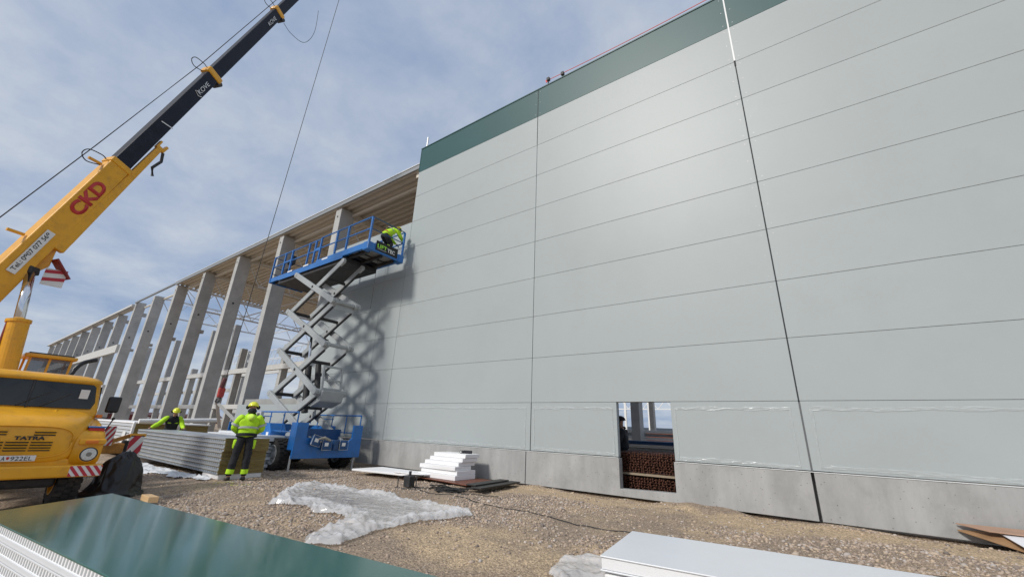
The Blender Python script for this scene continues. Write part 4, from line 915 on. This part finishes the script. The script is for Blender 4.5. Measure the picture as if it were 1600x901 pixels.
    for q in 'lr':
        TJ = {'pelvis'+q: (P['pelvis'].lerp(P['hip'+q], .45)+V(0, 0, .03), .125, .125)}; TE = []
        TJ['hip'+q] = (P['hip'+q]+V(0, 0, -.03), .105); TJ['th'+q] = (P['hip'+q].lerp(P['kn'+q], .5), .105); TJ['kn'+q] = (P['kn'+q], .088); TJ['ca'+q] = (P['kn'+q].lerp(P['an'+q], .45), .085); TJ['cu'+q] = (P['an'+q]+V(0, 0, .02), .07)
        TE += [('pelvis'+q, 'hip'+q), ('hip'+q, 'th'+q), ('th'+q, 'kn'+q), ('kn'+q, 'ca'+q), ('ca'+q, 'cu'+q)]
        skin('trouser_leg', trousers, (TJ, TE), t, disp=.014)
        d = (P['to'+q]-P['an'+q]); dn = Vector((d.x, d.y, 0)).normalized()
        bJ = {'a': (P['an'+q]+V(0, 0, .03), .055), 'h': (Vector((P['an'+q].x, P['an'+q].y, P['an'+q].z-.035))-dn*.02, .05), 'b': (P['an'+q]+dn*.10-V(0, 0, .045), .05, .042), 't': (P['an'+q]+dn*.19-V(0, 0, .05), .043, .035)}
        skin('boot', DARK, (bJ, [('a', 'h'), ('h', 'b'), ('b', 't')]), t)
    # helmet
    rot = Matrix((side, fc, hd)).transposed(); hm = MB().sphere((0, 0, 0), .128, (.93, 1.12, .98), 24, 10, top=math.pi*.52)
    hm.v = [tuple(rot @ Vector(p)+hc+hd*.004) for p in hm.v]
    bmr = MB(); br = []
    for i in range(13): a = math.pi*(i/12)*.8+math.pi*.1; br.append((math.cos(a)*.112, math.sin(a)*.128+.0, .0)); 
    poly = br+[(math.cos(a)*.118, math.sin(a)*.128+.05*math.sin(a)+.0, -.01) for a in [math.pi*.1+math.pi*.8*(12-i)/12 for i in range(13)]]
    bmr.prism(poly, (0, 0, .008)); bmr.v = [tuple(rot @ Vector(p)+hc+hd*.02) for p in bmr.v]; hm.add(bmr.v, bmr.f)
    nob(hm, 'helmet', hm_m).modifiers.new('s', 'SOLIDIFY').thickness = .006
    for sg in (-1, 1): nob(MB().sphere(tuple(hc+side*sg*.115-hd*.01), .045, (.55, 1, 1.1), 12, 8), 'ear_defender', NAVY)
    return t, P, fc, hd, side, nob
def limb_band(t, nob, a, b_, f, r_, m=REFL, h=.05, sq=1.0):
    a, b_ = Vector(a), Vector(b_); d = (b_-a).normalized(); c = a.lerp(b_, f); mb = MB().cyl(c-d*h/2, c+d*h/2, r_, 20, cap=False); nob(mb, 'reflective_band', m)
# standing worker with his back to us, in front of the panel stack
zf = gh(-5.15, -4.72)+.085
base = dict(pelvis=(0, 0, .93), chest=(0, .01, 1.29), neck=(0, .03, 1.45), crown=(0, .07, 1.68), _face=(0, 1, -.15),
    shl=(-.20, 0, 1.37), shr=(.20, 0, 1.37), ell=(-.30, .03, 1.12), elr=(.30, .03, 1.12), wrl=(-.20, .26, 1.0), wrr=(.20, .26, 1.0),
    hipl=(-.095, 0, .88), hipr=(.095, 0, .88), knl=(-.13, .02, .47), knr=(.12, .02, .47), anl=(-.17, 0, 0), anr=(.13, .02, 0), tol=(-.21, .16, -.05), tor=(.15, .18, -.05))
wa = math.atan2(.39, -.92)-math.pi/2
t, P, fc, hd, side, nob = person((-5.15, -4.72, zf), wa, {k: (v[0]*1.0, v[1]*1.0, v[2]*.985) for k, v in base.items()}, 'standing worker seen from behind in a bright yellow hooded jacket, black trousers and yellow helmet', hood=True)
bk_ = -fc
def oval(c, up, rx, ry, h): 
    c = Vector(c); n = 28; rings = []
    for zz_ in (-h/2, h/2): rings.append([tuple(c+side*rx*math.cos(2*math.pi*i/n)+fc*ry*math.sin(2*math.pi*i/n)+V(0, 0, zz_)) for i in range(n)])
    return MB().loft(rings, cap=False)
mid = (P['pelvis']+P['chest'])/2
nob(oval(mid+V(0, 0, .0), 0, .226, .172, .045), 'reflective_band', REFL)
nob(oval(P['pelvis']+V(0, 0, .015), 0, .222, .168, .07), 'tool_belt', NAVY)
for q in 'lr': limb_band(t, nob, P['sh'+q], P['el'+q], .72, .104); limb_band(t, nob, P['kn'+q], P['an'+q], .72, .083, HIVIS, .10)
hq = MB().sphere(tuple(P['neck']-fc*.11-V(0, 0, .10)), .115, (1.4, .6, .75), 16, 10); nob(hq, 'hood', mat('hood_pale', (.58, .85, .10), .8))
nob(MB().sphere(tuple(P['neck']+V(0, 0, .07)), .098, (1, 1, .8), 16, 10), 'neck_warmer', NAVY)
for sg in (-1, 1):
    pk = MB(); c = P['hipl' if sg < 0 else 'hipr'].lerp(P['knl' if sg < 0 else 'knr'], .35)+side*sg*.085-fc*.02; pk.bar(c+V(0, 0, .11), c-V(0, 0, .10), .09, .07, up=tuple(fc))
    o = nob(pk, 'leg_pocket', HIVIS); o.modifiers.new('b', 'BEVEL').width = .02
# worker behind the stack, arms out over the panels
zf = gh(-13.2, -3.95)+.085
p2 = dict(base); p2.update(chest=(0, .10, 1.26), neck=(0, .16, 1.43), crown=(0, .24, 1.63), _face=(0, 1, -.35), shl=(-.2, .09, 1.36), shr=(.2, .09, 1.36), ell=(-.42, .28, 1.20), elr=(.30, .26, 1.10), wrl=(-.26, .50, 1.12), wrr=(.56, .44, 1.04))
p2['ell'] = (-.30, .22, 1.08); p2['wrl'] = (-.34, .44, 1.0); p2['elr'] = (.38, .22, 1.15); p2['wrr'] = (.60, .34, 1.0)
wa2 = math.atan2(-.39, .92)-math.pi/2+.25
t, P, fc, hd, side, nob = person((-13.2, -3.95, zf), wa2, p2, 'worker behind the panel stack in a black jacket with yellow sleeves, facing the camera', jacket=NAVY, sleeves=HIVIS)
pk = MB()
for sg in (-1, 1): c = (P['chest']+P['pelvis'])/2+side*sg*.10+fc*.145+V(0, 0, .14); pk.bar(c-side*.05, c+side*.05, .03, .03)
nob(pk, 'jacket_flash', HIVIS)
# worker bending forward on the lift platform
def bent():
    return dict(pelvis=(0, -.04, .66), chest=(0, .26, .96), neck=(0, .42, 1.08), crown=(0, .62, 1.16), _face=(0, .7, -1), shl=(-.19, .34, 1.0), shr=(.19, .34, 1.0),
        ell=(-.25, .46, .74), elr=(.25, .50, .76), wrl=(-.16, .68, .60), wrr=(.16, .72, .66), hipl=(-.1, -.06, .62), hipr=(.1, -.06, .62), knl=(-.16, .28, .42), knr=(.15, .22, .30), anl=(-.15, -.02, .0), anr=(.13, -.12, .0), tol=(-.17, .14, -.05), tor=(.15, .06, -.05))
t, P, fc, hd, side, nob = person((-6.12, -1.08, DZ+.085), R(4), bent(), 'worker in yellow jacket bending forward on the near end of the raised lift platform')
limb_band(t, nob, P['pelvis'], P['chest'], .75, .2, REFL, .04); limb_band(t, nob, P['pelvis'], P['chest'], .15, .178, mat('harness_red', (.5, .06, .03), .6), .05)
for q in 'lr': limb_band(t, nob, P['kn'+q], P['an'+q], .55, .085, HIVIS, .16)
# dark clothed person standing inside, at the left edge of the opening
t, P, fc, hd, side, nob = person((2.12, 1.05, .085), R(100), {k: (v[0]*.95, v[1]*.95, v[2]*.95) for k, v in base.items()}, 'dark clothed person half hidden at the left edge of the square wall opening', jacket=NAVY, hm_m=NAVY)

# ------------------------------------------------------------------ panel stacks
def corr_panel(name, x0, x1, y0, y1, z, h, parent=None):
    """sandwich panel: wool core with two steel faces and tongue edges along the long sides"""
    return None
def sheet_layers(name, x0, x1, y0, y1, z0, n, h, lab, group, seed=0, topm=LIPS):
    rd = random.Random(seed); ords = ['lowest', 'second', 'third', 'fourth', 'fifth', 'sixth', 'seventh', 'eighth', 'ninth', 'tenth', 'topmost']
    proto = None
    for i in range(n):
        z = z0+i*h; jx = rd.uniform(-.03, .03); jy = rd.uniform(-.012, .012)
        od = 'lowest' if i == 0 else ('topmost' if i == n-1 else ords[i]+' from the bottom')
        if proto is None:
            t = thing(name, (x0, y0, z), lab % od, 'panel', group)
            MB().box((x0, y0+.02, z+.001), (x1+.012, y1-.015, z+h-.0015)).build('wool_core', WOOL, t)
            st = MB(); st.box((x0-.004, y0, z+h-.006), (x1+.002, y1, z+h-.001)); st.box((x0-.004, y0, z+.001), (x1+.002, y1, z+.006))
            for y in (y0+.002, y1-.002-.0): 
                sg = 1 if y < (y0+y1)/2 else -1
                st.box((x0, y, z+h*.62), (x1-.003, y+sg*.012, z+h-.004)); st.box((x0, y+sg*.012, z+.006), (x1-.003, y+sg*.022, z+h*.4))
            st.build('steel_face', LIPS, t)
            pl = []; x = x0+.02
            while x < x1-.12: pl += [(x, y0+.001), (x+.05, y0+.001), (x+.055, y0+.026), (x+.11, y0+.026)]; x += .115
            n_ = len(pl); MB().add([(a, b_, z+.008) for a, b_ in pl]+[(a, b_, z+h*.46) for a, b_ in pl], [(i, i+1, i+1+n_, i+n_) for i in range(n_-1)]).build('slotted_edge', mat('slot_steel', (.34, .38, .42), .4, metal=.3), t); proto = t
        else:
            c = proto.copy(); COL.objects.link(c); c.location = (x0+jx, y0+jy, z); c['label'] = lab % od
            for ch in list(proto.children): d = ch.copy(); COL.objects.link(d); d.parent = c
            if False: pass
    return proto
def foam_pad(x0, x1, y0, y1, z0, z1, lab): 
    return single(MB().box((x0, y0, z0), (x1, y1, z1)), 'foam_support', FOAM, ((x0+x1)/2, (y0+y1)/2, z0), lab, 'foam block', bevel=.03, seg=3)
sheet_layers('sandwich_panel', -12.4, -5.45, -5.04, -4.0, .045, 8, .10, '%s of the sandwich panels stacked behind the standing worker', 'stacked sandwich panels behind the standing worker', 3)
foam_pad(-6.4, -5.46, -5.0, -4.02, -.10, .044, 'white foam support under the near end of the panel stack beside the standing worker')
foam_pad(-12.5, -11.9, -5.0, -4.02, -.18, .044, 'white foam support under the far end of the panel stack behind the worker')
single(MB().box((-10.3, -3.75, .70), (-7.2, -2.75, .86)).box((-9.6, -3.7, .865), (-8.2, -2.9, .93)), 'sheet_bundle', PANW, (-8.5, -3.2, .7), 'white sheets lying on the low pile behind the worker\'s panel stack, next to the slings', 'sheets', bevel=.01)
stack('panel_pack', -10.2, -7.3, -3.7, -2.8, -.12, 8, .10, [LIPS, PANW], 'low pile of panels under the white sheets, between the stack and the blue lift', 'panels', .05, seed=8)
def wrapped_pack(x0, x1, y0, y1, z0, z1, lab, seed):
    t = thing('wrapped_panel_pack', ((x0+x1)/2, (y0+y1)/2, z0), lab, 'panel pack')
    MB().box((x0+.05, y0+.03, z0+.12), (x1-.01, y1-.03, z1-.03)).build('wool_core', WOOL, t)
    L_ = MB(); n = 9; h = (z1-z0-.15)/n
    for i in range(n): L_.box((x0+.02, y0, z0+.12+i*h+.012), (x1-.02, y0+.04, z0+.12+(i+1)*h-.012))
    L_.build('panel_edge', mat('edge_pale', (.60, .63, .66), .4, metal=.2), t)
    MB().box((x0, y0-.03, z1-.03), (x1+.03, y1+.02, z1+.03)).box((x1-.1, y0-.035, z0+.10), (x1+.012, y0+.05, z1)).build('wrapping_film', FOAM, t, bevel=.02)
    MB().box((x1-1.0, y0+.02, z0), (x1+.01, y1-.02, z0+.12)).box((x0, y0+.02, z0), (x0+1, y1-.02, z0+.12)).build('foam_foot', FOAM, t, bevel=.03)
    fl_ = MB().box((x1-1.0, y0-.034, z0+.5), (x1-.62, y0-.03, z0+.9)).build('pack_label', WHT, t)
    return t
wrapped_pack(-21, -14.3, -4.75, -3.55, -.2, 1.02, 'white film wrapped panel pack with a brown end, left of the worker in black', 1)
wrapped_pack(-21, -14.4, -3.35, -2.3, -.2, 1.0, 'film wrapped panel pack just behind the worker in black', 2)
single(MB().tube([(-14.1, -4.7, 1.08), (-14.1, -2.1, 1.22)], .085, 14), 'foam_tube', FOAM, (-14.1, -3.4, 1.0), 'long white foam roll lying across the wrapped packs behind the worker in black', 'roll', smooth=False)
# loose film in front of the stack
FILMW = mat('packing_film', (.80, .82, .83), .3, spec=.6, bump=.5, bscale=18, coat=.2, trans=.12)
def crumple(name, poly, amp, m, lab, cat, res=.02, seed=0, lift_=.02, ridge=.22, edge=.25):
    poly = np.array(poly, float); x0, y0 = poly.min(0); x1, y1 = poly.max(0)
    xs = np.arange(x0, x1, res); ys = np.arange(y0, y1, res); X, Y = np.meshgrid(xs, ys)
    jx = (fbm(X, Y, .35, 3, seed+1)-.5)*.16; jy = (fbm(X, Y, .35, 3, seed+2)-.5)*.16
    def inside(px, py):
        c = np.zeros(px.shape, bool); n = len(poly)
        for i in range(n):
            xa, ya = poly[i]; xb, yb = poly[(i+1) % n]
            k = ((ya > py) != (yb > py)); xx = (xb-xa)*(py-ya)/((yb-ya) if yb != ya else 1e-9)+xa; c ^= k & (px < xx)
        return c
    def dist(px, py):
        d = np.full(px.shape, 9.)
        for i in range(len(poly)):
            a = poly[i]; b_ = poly[(i+1) % len(poly)]; ab = b_-a; t_ = np.clip(((px-a[0])*ab[0]+(py-a[1])*ab[1])/(ab@ab), 0, 1)
            d = np.minimum(d, np.hypot(px-a[0]-t_*ab[0], py-a[1]-t_*ab[1]))
        return d
    ins = inside(X+jx, Y+jy); D = dist(X+jx, Y+jy)
    r1_ = 1-np.abs(2*fbm(X*.6+Y*.5, Y*1.3-X*.3, ridge, 2, seed+3)-1)*2.2; r2_ = 1-np.abs(2*fbm(X*.7-Y*.9, Y+X*.5, ridge*.4, 2, seed+5)-1)*2.0; r3_ = fbm(X, Y, ridge*.16, 2, seed+6)
    r4_ = 1-np.abs(2*fbm(X*.8-Y*.5, Y*1.1+X*.6, ridge*.2, 2, seed+8)-1)*2.0
    H = np.clip(r1_, 0, 1)**1.3*.54+np.clip(r2_, 0, 1)**1.3*.26+r3_*.08+np.clip(r4_, 0, 1)**1.2*.16
    env = .22+.78*np.exp(-((D-edge*.45)/(edge*.8))**2)
    Z = ground_h(X, Y)+lift_+amp*H*env*np.clip(D/.05, .15, 1)
    mk = ins[:-1, :-1] & ins[1:, 1:]
    o = grid_obj(name, np.stack([X, Y, Z], -1), m, None, True, mk)
    base = Vector((float((x0+x1)/2), float((y0+y1)/2), gh((x0+x1)/2, (y0+y1)/2))); me = o.data
    for v in me.vertices: v.co -= base
    o.location = base; return tag(o, lab, cat)
FILMT = mat('plastic_film', (.86, .87, .88), .16, spec=.8, bump=.7, bscale=9, coat=.7, trans=.52)
crumple('plastic_sheet', [(-1.55, -5.65), (-2.9, -4.7), (-3.5, -4.05), (-3.3, -3.6), (-2.4, -3.75), (-1.5, -3.75), (-.8, -3.75), (0, -3.7), (.8, -3.75), (1.3, -3.85), (1.6, -4.0), (1.45, -4.35), (1.3, -4.75), (1.28, -5.2), (1.2, -5.6), (1.45, -6.2), (1.15, -6.5), (.75, -6.2), (.55, -5.55), (.1, -5.35), (-.3, -5.6), (-.9, -5.35)],
    .125, FILMT, 'large crumpled sheet of clear plastic film on the gravel in the middle', 'plastic film', .018, 3, ridge=.42, edge=.28)
crumple('plastic_sheet', [(-12.2, -5.5), (-11.5, -4.9), (-9.5, -5.0), (-6.2, -5.05), (-5.5, -5.1), (-5.7, -5.35), (-6.6, -5.3), (-6.9, -5.55), (-7.6, -5.3), (-8.5, -5.75), (-9.2, -5.4), (-10.2, -5.6)], .09, FILMW, 'white packing film spilled along the ground in front of the panel stack', 'plastic film', .03, 7, edge=.2)
crumple('plastic_bag', [(3.8, -5.5), (3.72, -5.0), (3.95, -4.75), (4.4, -4.8), (4.5, -5.1), (4.5, -5.75), (4.15, -5.75)], .10, FILMT, 'small heap of clear plastic wrap at the left end of the white foreground panel', 'plastic film', .015, 11, ridge=.7, edge=.5)

# ------------------------------------------------------------------ foreground panels
GRN = bpy.data.materials.new('green_film_panel'); GRN.use_nodes = True; t = GRN.node_tree; b = t.nodes['Principled BSDF']; l = t.links.new
b.inputs['Base Color'].default_value = (.008, .115, .095, 1); b.inputs['Roughness'].default_value = .12; b.inputs['Specular IOR Level'].default_value = .55; b.inputs['Coat Weight'].default_value = .45; b.inputs['Coat Roughness'].default_value = .06
tcg = tn('ShaderNodeTexCoord'); wv = tn('ShaderNodeTexWave', Scale=28, Distortion=1.2, Detail=2); wv.bands_direction = 'Y'; mpp = tn('ShaderNodeMapping'); mpp.inputs['Rotation'].default_value = (0, 0, -R(6.8)); l(tcg.outputs['Object'], mpp.inputs[0]); l(mpp.outputs[0], wv.inputs['Vector'])
nz2 = tn('ShaderNodeTexNoise', Scale=2.2, Detail=5); l(tcg.outputs['Object'], nz2.inputs['Vector'])
bpa = tn('ShaderNodeBump', Strength=.05, Distance=.006); l(wv.outputs['Fac'], bpa.inputs['Height']); bpb = tn('ShaderNodeBump', Strength=.025, Distance=.04); l(nz2.outputs['Fac'], bpb.inputs['Height']); l(bpa.outputs[0], bpb.inputs['Normal']); l(bpb.outputs[0], b.inputs['Normal']); l(bpb.outputs[0], b.inputs['Coat Normal'])
F_, L0 = Vector((-.54, -7.95)), Vector((.17, -8.95)); dd = Vector((4.70, .56)).normalized()
def gpan(z0, z1, mtop, lab, sh=0):
    a = [F_+dd*sh, F_+dd*(5.6+sh), L0+dd*(5.0+sh), L0+dd*sh]
    t = thing('sandwich_panel', (F_.x, F_.y, z0), lab, 'panel', 'panels in the near left stack')
    MB().prism([(p.x, p.y, z1-.012) for p in a], (0, 0, .012)).build('top_face', mtop, t, bevel=.003)
    cen = sum(a, Vector((0, 0)))/4; ins = [p+(cen-p).normalized()*.035 for p in a]
    MB().prism([(p.x, p.y, z0+.01) for p in ins], (0, 0, z1-z0-.022)).build('core', FOAM, t)
    MB().prism([(p.x, p.y, z0) for p in a], (0, 0, .01)).build('bottom_face', PANW, t, bevel=.002)
    nrm = Vector((dd.y, -dd.x)); e = MB(); k = .02; q0 = a[3]; h = z1-z0
    e.prism([(q0.x, q0.y, z0+.01), (q0.x+nrm.x*.0, q0.y, z0+h*.32), (q0.x-nrm.x*.02, q0.y-nrm.y*.02, z0+h*.36), (q0.x-nrm.x*.02, q0.y-nrm.y*.02, z0+.01)], (dd.x*5, dd.y*5, 0))
    e.build('edge_lip', PANW, t)
    s_ = .04; pl = []
    while s_ < 4.6:
        for ds_, of in ((0, -.006), (.024, -.006), (.027, -.022), (.048, -.022)): p = q0+dd*(s_+ds_)+nrm*of; pl.append((p.x, p.y))
        s_ += .05
    n_ = len(pl); rb = MB().add([(a_, b_, z0+h*.40) for a_, b_ in pl]+[(a_, b_, z1-.014) for a_, b_ in pl], [(i, i+1, i+1+n_, i+n_) for i in range(n_-1)])
    rb.build('edge_rib', mat('rib_grey', (.42, .44, .45), .5), t); return t
gpan(.32, .42, GRN, 'glossy dark green panel on top of the near left stack, mirroring the sky')
gpan(.215, .315, PANW, 'white edged panel directly under the glossy green one', .06)
gpan(.11, .21, PANW, 'second white edged panel below the glossy green one', .02)
gpan(.005, .105, mat('panel_brick', (.35, .12, .08), .5), 'lowest panel of the near left stack, with a brick red upper face', .05)
for q in (.3, 2.6):
    p = F_+dd*q; p2_ = L0+dd*(q+.1); single(MB().bar((p.x, p.y, -.07), (p2_.x, p2_.y, -.07), .1, .14), 'timber_bearer', WOOD, (p.x, p.y, -.14), ('far' if q < 1 else 'near')+' timber bearer under the green topped panel stack', 'timber')
wd = Vector((2.24, .255)).normalized(); wn = Vector((-wd.y, wd.x)); W0 = Vector((4.51, -5.86))
def wq(s_, r_, z): p = W0+wd*s_+wn*r_; return (p.x, p.y, z)
t = thing('sandwich_panel', wq(2, .5, .2), 'large pale white panel lying in the right foreground', 'panel')
MB().prism([wq(0, 0, .31), wq(6, 0, .31), wq(6, 1.13, .31), wq(0, 1.13, .31)], (0, 0, .012)).build('top_face', mat('white_panel_face', (.72, .73, .74), .34, var=.015), t, bevel=.004)
MB().prism([wq(.01, .01, .225), wq(6, .01, .225), wq(6, 1.12, .225), wq(.01, 1.12, .225)], (0, 0, .083)).build('core', FOAM, t, bevel=.004)
MB().prism([wq(0, 0, .21), wq(6, 0, .21), wq(6, 1.13, .21), wq(0, 1.13, .21)], (0, 0, .013)).build('bottom_face', PANW, t, bevel=.004)
for q in (.02, 2.4, 4.8):
    single(MB().prism([wq(q, .02, -.03), wq(q+.45, .02, -.03), wq(q+.45, 1.1, -.03), wq(q, 1.1, -.03)], (0, 0, .235)), 'foam_support', FOAM, wq(q, .5, -.03), {.02: 'white foam block under the left end of the white foreground panel', 2.4: 'white foam block under the middle of the white foreground panel', 4.8: 'white foam block under the far right end of the white foreground panel'}[q], 'foam block', bevel=.03)

# ------------------------------------------------------------------ small site items along the wall
single(MB().prism([(-3.3, -1.30, .03), (-.7, -1.62, .03), (-.5, -.35, .03), (-3.2, -.18, .03)], (0, 0, .02)), 'plywood_board', PLY, (-2, -.9, .03), 'dark red plywood board under the stack of white foam boards', 'board', bevel=.004)
single(MB().prism([(-5.0, -1.75, .02), (-2.7, -1.55, .045), (-2.45, -.85, .06), (-4.9, -.75, .04)], (0, 0, .05)), 'foam_sheet', FOAM, (-3.8, -1.3, .02), 'thin white sheet lying flat on the ground left of the foam boards', 'sheet', bevel=.01)
single(MB().prism([(-3.3, -1.62, .1), (-2.3, -1.5, .1), (-2.2, -.95, .1), (-3.2, -1.0, .1)], (0, 0, .03)), 'foam_sheet', FOAM, (-2.8, -1.3, .1), 'smaller white sheet overlapping the flat one, touching the foam board stack', 'sheet', bevel=.01)
rd = random.Random(4); z = .052
lay = [(-2.72, -1.38, -1.28, -.50, .115), (-2.70, -1.40, -1.20, -.48, .10), (-2.74, -1.44, -1.24, -.62, .10), (-2.70, -1.46, -1.10, -.46, .095), (-2.62, -1.42, -1.0, -.42, .095), (-2.56, -1.40, -.92, -.36, .10)]
nm_ = ['lowest', 'second lowest', 'third lowest', 'fourth lowest', 'second highest', 'topmost']
for i, (x0, x1, y0, y1, h) in enumerate(lay):
    single(MB().box((x0, y0, z), (x1, y1, z+h-.004)), 'foam_board', FOAM, ((x0+x1)/2, (y0+y1)/2, z), nm_[i]+' white foam board in the stack leaning near the concrete plinth', 'foam board', 'stack of white foam boards by the plinth', bevel=.006, seg=1); z += h
tl = thing('cordless_tool', (-1.75, -.6, z), 'small black tool lying on top of the white foam boards', 'tool')
MB().box((-1.86, -.66, z), (-1.74, -.56, z+.07)).build('battery', DARK, tl, bevel=.015); MB().cyl((-1.74, -.61, z+.04), (-1.52, -.55, z+.04), .04, 12).build('body', NAVY, tl); MB().box((-1.83, -.662, z+.02), (-1.79, -.658, z+.05)).build('label_patch', WHT, tl)
for i, (x0, y0, x1, y1, z_) in enumerate(((-.22, -2.0, -.32, -.35, .03), (-.05, -2.05, -.22, -.30, .065), (-.28, -1.95, -.42, -.5, .10))):
    single(MB().bar((x0, y0, z_+.015), (x1, y1, z_+.015), .26, .028), 'black_plank', BLACKP, (x0, y0, z_), ('lowest', 'middle', 'uppermost')[i]+' of the black planks lying beside the foam boards at the wall', 'plank', 'black planks at the wall foot', bevel=.005)
sp = thing('cable_stand', (-1.5, -2.62, gh(-1.5, -2.62)), 'small black floodlight stand with a square tube frame on the gravel', 'work lamp')
z = gh(-1.5, -2.62); 
MB().box((-1.62, -2.72, z+.03), (-1.42, -2.55, z+.27)).build('lamp_body', DARK, sp, bevel=.02); MB().cyl((-1.52, -2.63, z+.27), (-1.52, -2.63, z+.36), .03, 10).build('knob', DARK, sp)
MB().tube([(-1.7, -2.8, z+.02), (-1.7, -2.8, z+.24), (-1.66, -2.5, z+.26), (-1.28, -2.45, z+.28), (-1.22, -2.7, z+.27), (-1.22, -2.7, z+.02)], .013, 6).tube([(-1.75, -2.82, z+.015), (-1.2, -2.72, z+.015)], .013, 6).tube([(-1.75, -2.45, z+.015), (-1.2, -2.4, z+.015)], .013, 6).build('tube_frame', DARK, sp)
ck = MB(); rd = random.Random(9)
for q in range(9):
    cx, cy = -.55+rd.uniform(-.22, .2), -2.25+rd.uniform(-.15, .15); ra, rb_ = rd.uniform(.18, .48), rd.uniform(.12, .26); ph_ = rd.uniform(0, 6)
    pts = []
    for a in np.linspace(0, 5.6, 26): x = cx+ra*math.cos(a+ph_); y = cy+rb_*math.sin(a+ph_)+.05*math.sin(3*a); pts.append((x, y, gh(x, y)+.015+.012*q*.6))
    ck.tube(pts, .011, 5)
single(ck, 'cable_heap', CABLE, (-.55, -2.25, 0), 'tangled heap of black cable on the gravel near the small lamp', 'cable')
def ground_cable(pts, r_, lab, name='ground_cable', m=CABLE, n=90):
    pts = [Vector((*p, 0)) for p in pts]; out = []
    for i in range(n+1):
        f = i/n*(len(pts)-1); k = min(int(f), len(pts)-2); t_ = f-k; a = pts[max(k-1, 0)]; b_ = pts[k]; c = pts[k+1]; d = pts[min(k+2, len(pts)-1)]
        p = .5*((2*b_)+(-a+c)*t_+(2*a-5*b_+4*c-d)*t_*t_+(-a+3*b_-3*c+d)*t_**3); out.append((p.x, p.y, gh(p.x, p.y)+r_*1.1+.006))
    return single(MB().tube(out, r_, 6), name, m, out[0], lab, 'cable')
ground_cable([(-1.3, -2.6), (-.6, -2.75), (.2, -2.7), (1.2, -3.05), (2.3, -3.1), (3.4, -3.3), (4.6, -3.15), (5.8, -3.0), (7.0, -2.75), (8.6, -2.5)], .0065, 'thin black cable running over the gravel along the white foreground panel')
ground_cable([(-1.5, -2.5), (-1.1, -2.25), (-.2, -2.4), (.5, -2.05), (.9, -2.4)], .0065, 'short black cable winding between the lamp and the cable heap')
ground_cable([(-4.95, -5.25), (-5.0, -5.0), (-4.7, -4.95), (-4.4, -5.1), (-4.2, -4.8)], .007, 'thin yellow cord lying at the standing worker\'s feet', 'cord', mat('yellow_cord', (.55, .55, .15), .7))
single(MB().prism([(-3.55, -6.85, -.1), (-3.15, -6.85, -.1), (-3.1, -6.72, -.1), (-3.5, -6.72, -.1)], (0, 0, .09)), 'wood_block', WOOD, (-3.3, -6.8, -.1), 'short pale offcut of timber on the gravel beyond the green panel', 'timber', bevel=.004)
# boards against the wall at the far right
single(MB().prism([(7.62, -.05, .14), (8.15, -.62, .03), (9.8, -.95, .05), (9.8, -.05, .25)], (0, 0, .02)), 'plywood_sheet', mat('ply_brown', (.34, .20, .10), .6, var=.15, vscale=4), (8.5, -.5, .05), 'brown plywood sheet lying lowest at the foot of the wall, far right', 'board', bevel=.003)
single(MB().prism([(8.0, -.1, .2), (8.15, -.85, .07), (9.8, -1.15, .09), (9.8, -.1, .2)], (0, 0, .012)), 'white_sheet', mat('sheet_white', (.8, .8, .82), .35), (8.7, -.5, .09), 'white sheet resting on the brown plywood at the foot of the wall, far right', 'sheet', bevel=.003)
single(MB().prism([(7.62, -.06, .23), (7.9, -.30, .20), (9.8, -.38, .20), (9.8, -.05, .26)], (0, 0, .016)), 'plywood_sheet', mat('ply_pink', (.40, .25, .17), .55, var=.1, vscale=4), (8.5, -.2, .3), 'folded brown board lying topmost against the plinth, far right', 'board', bevel=.003)
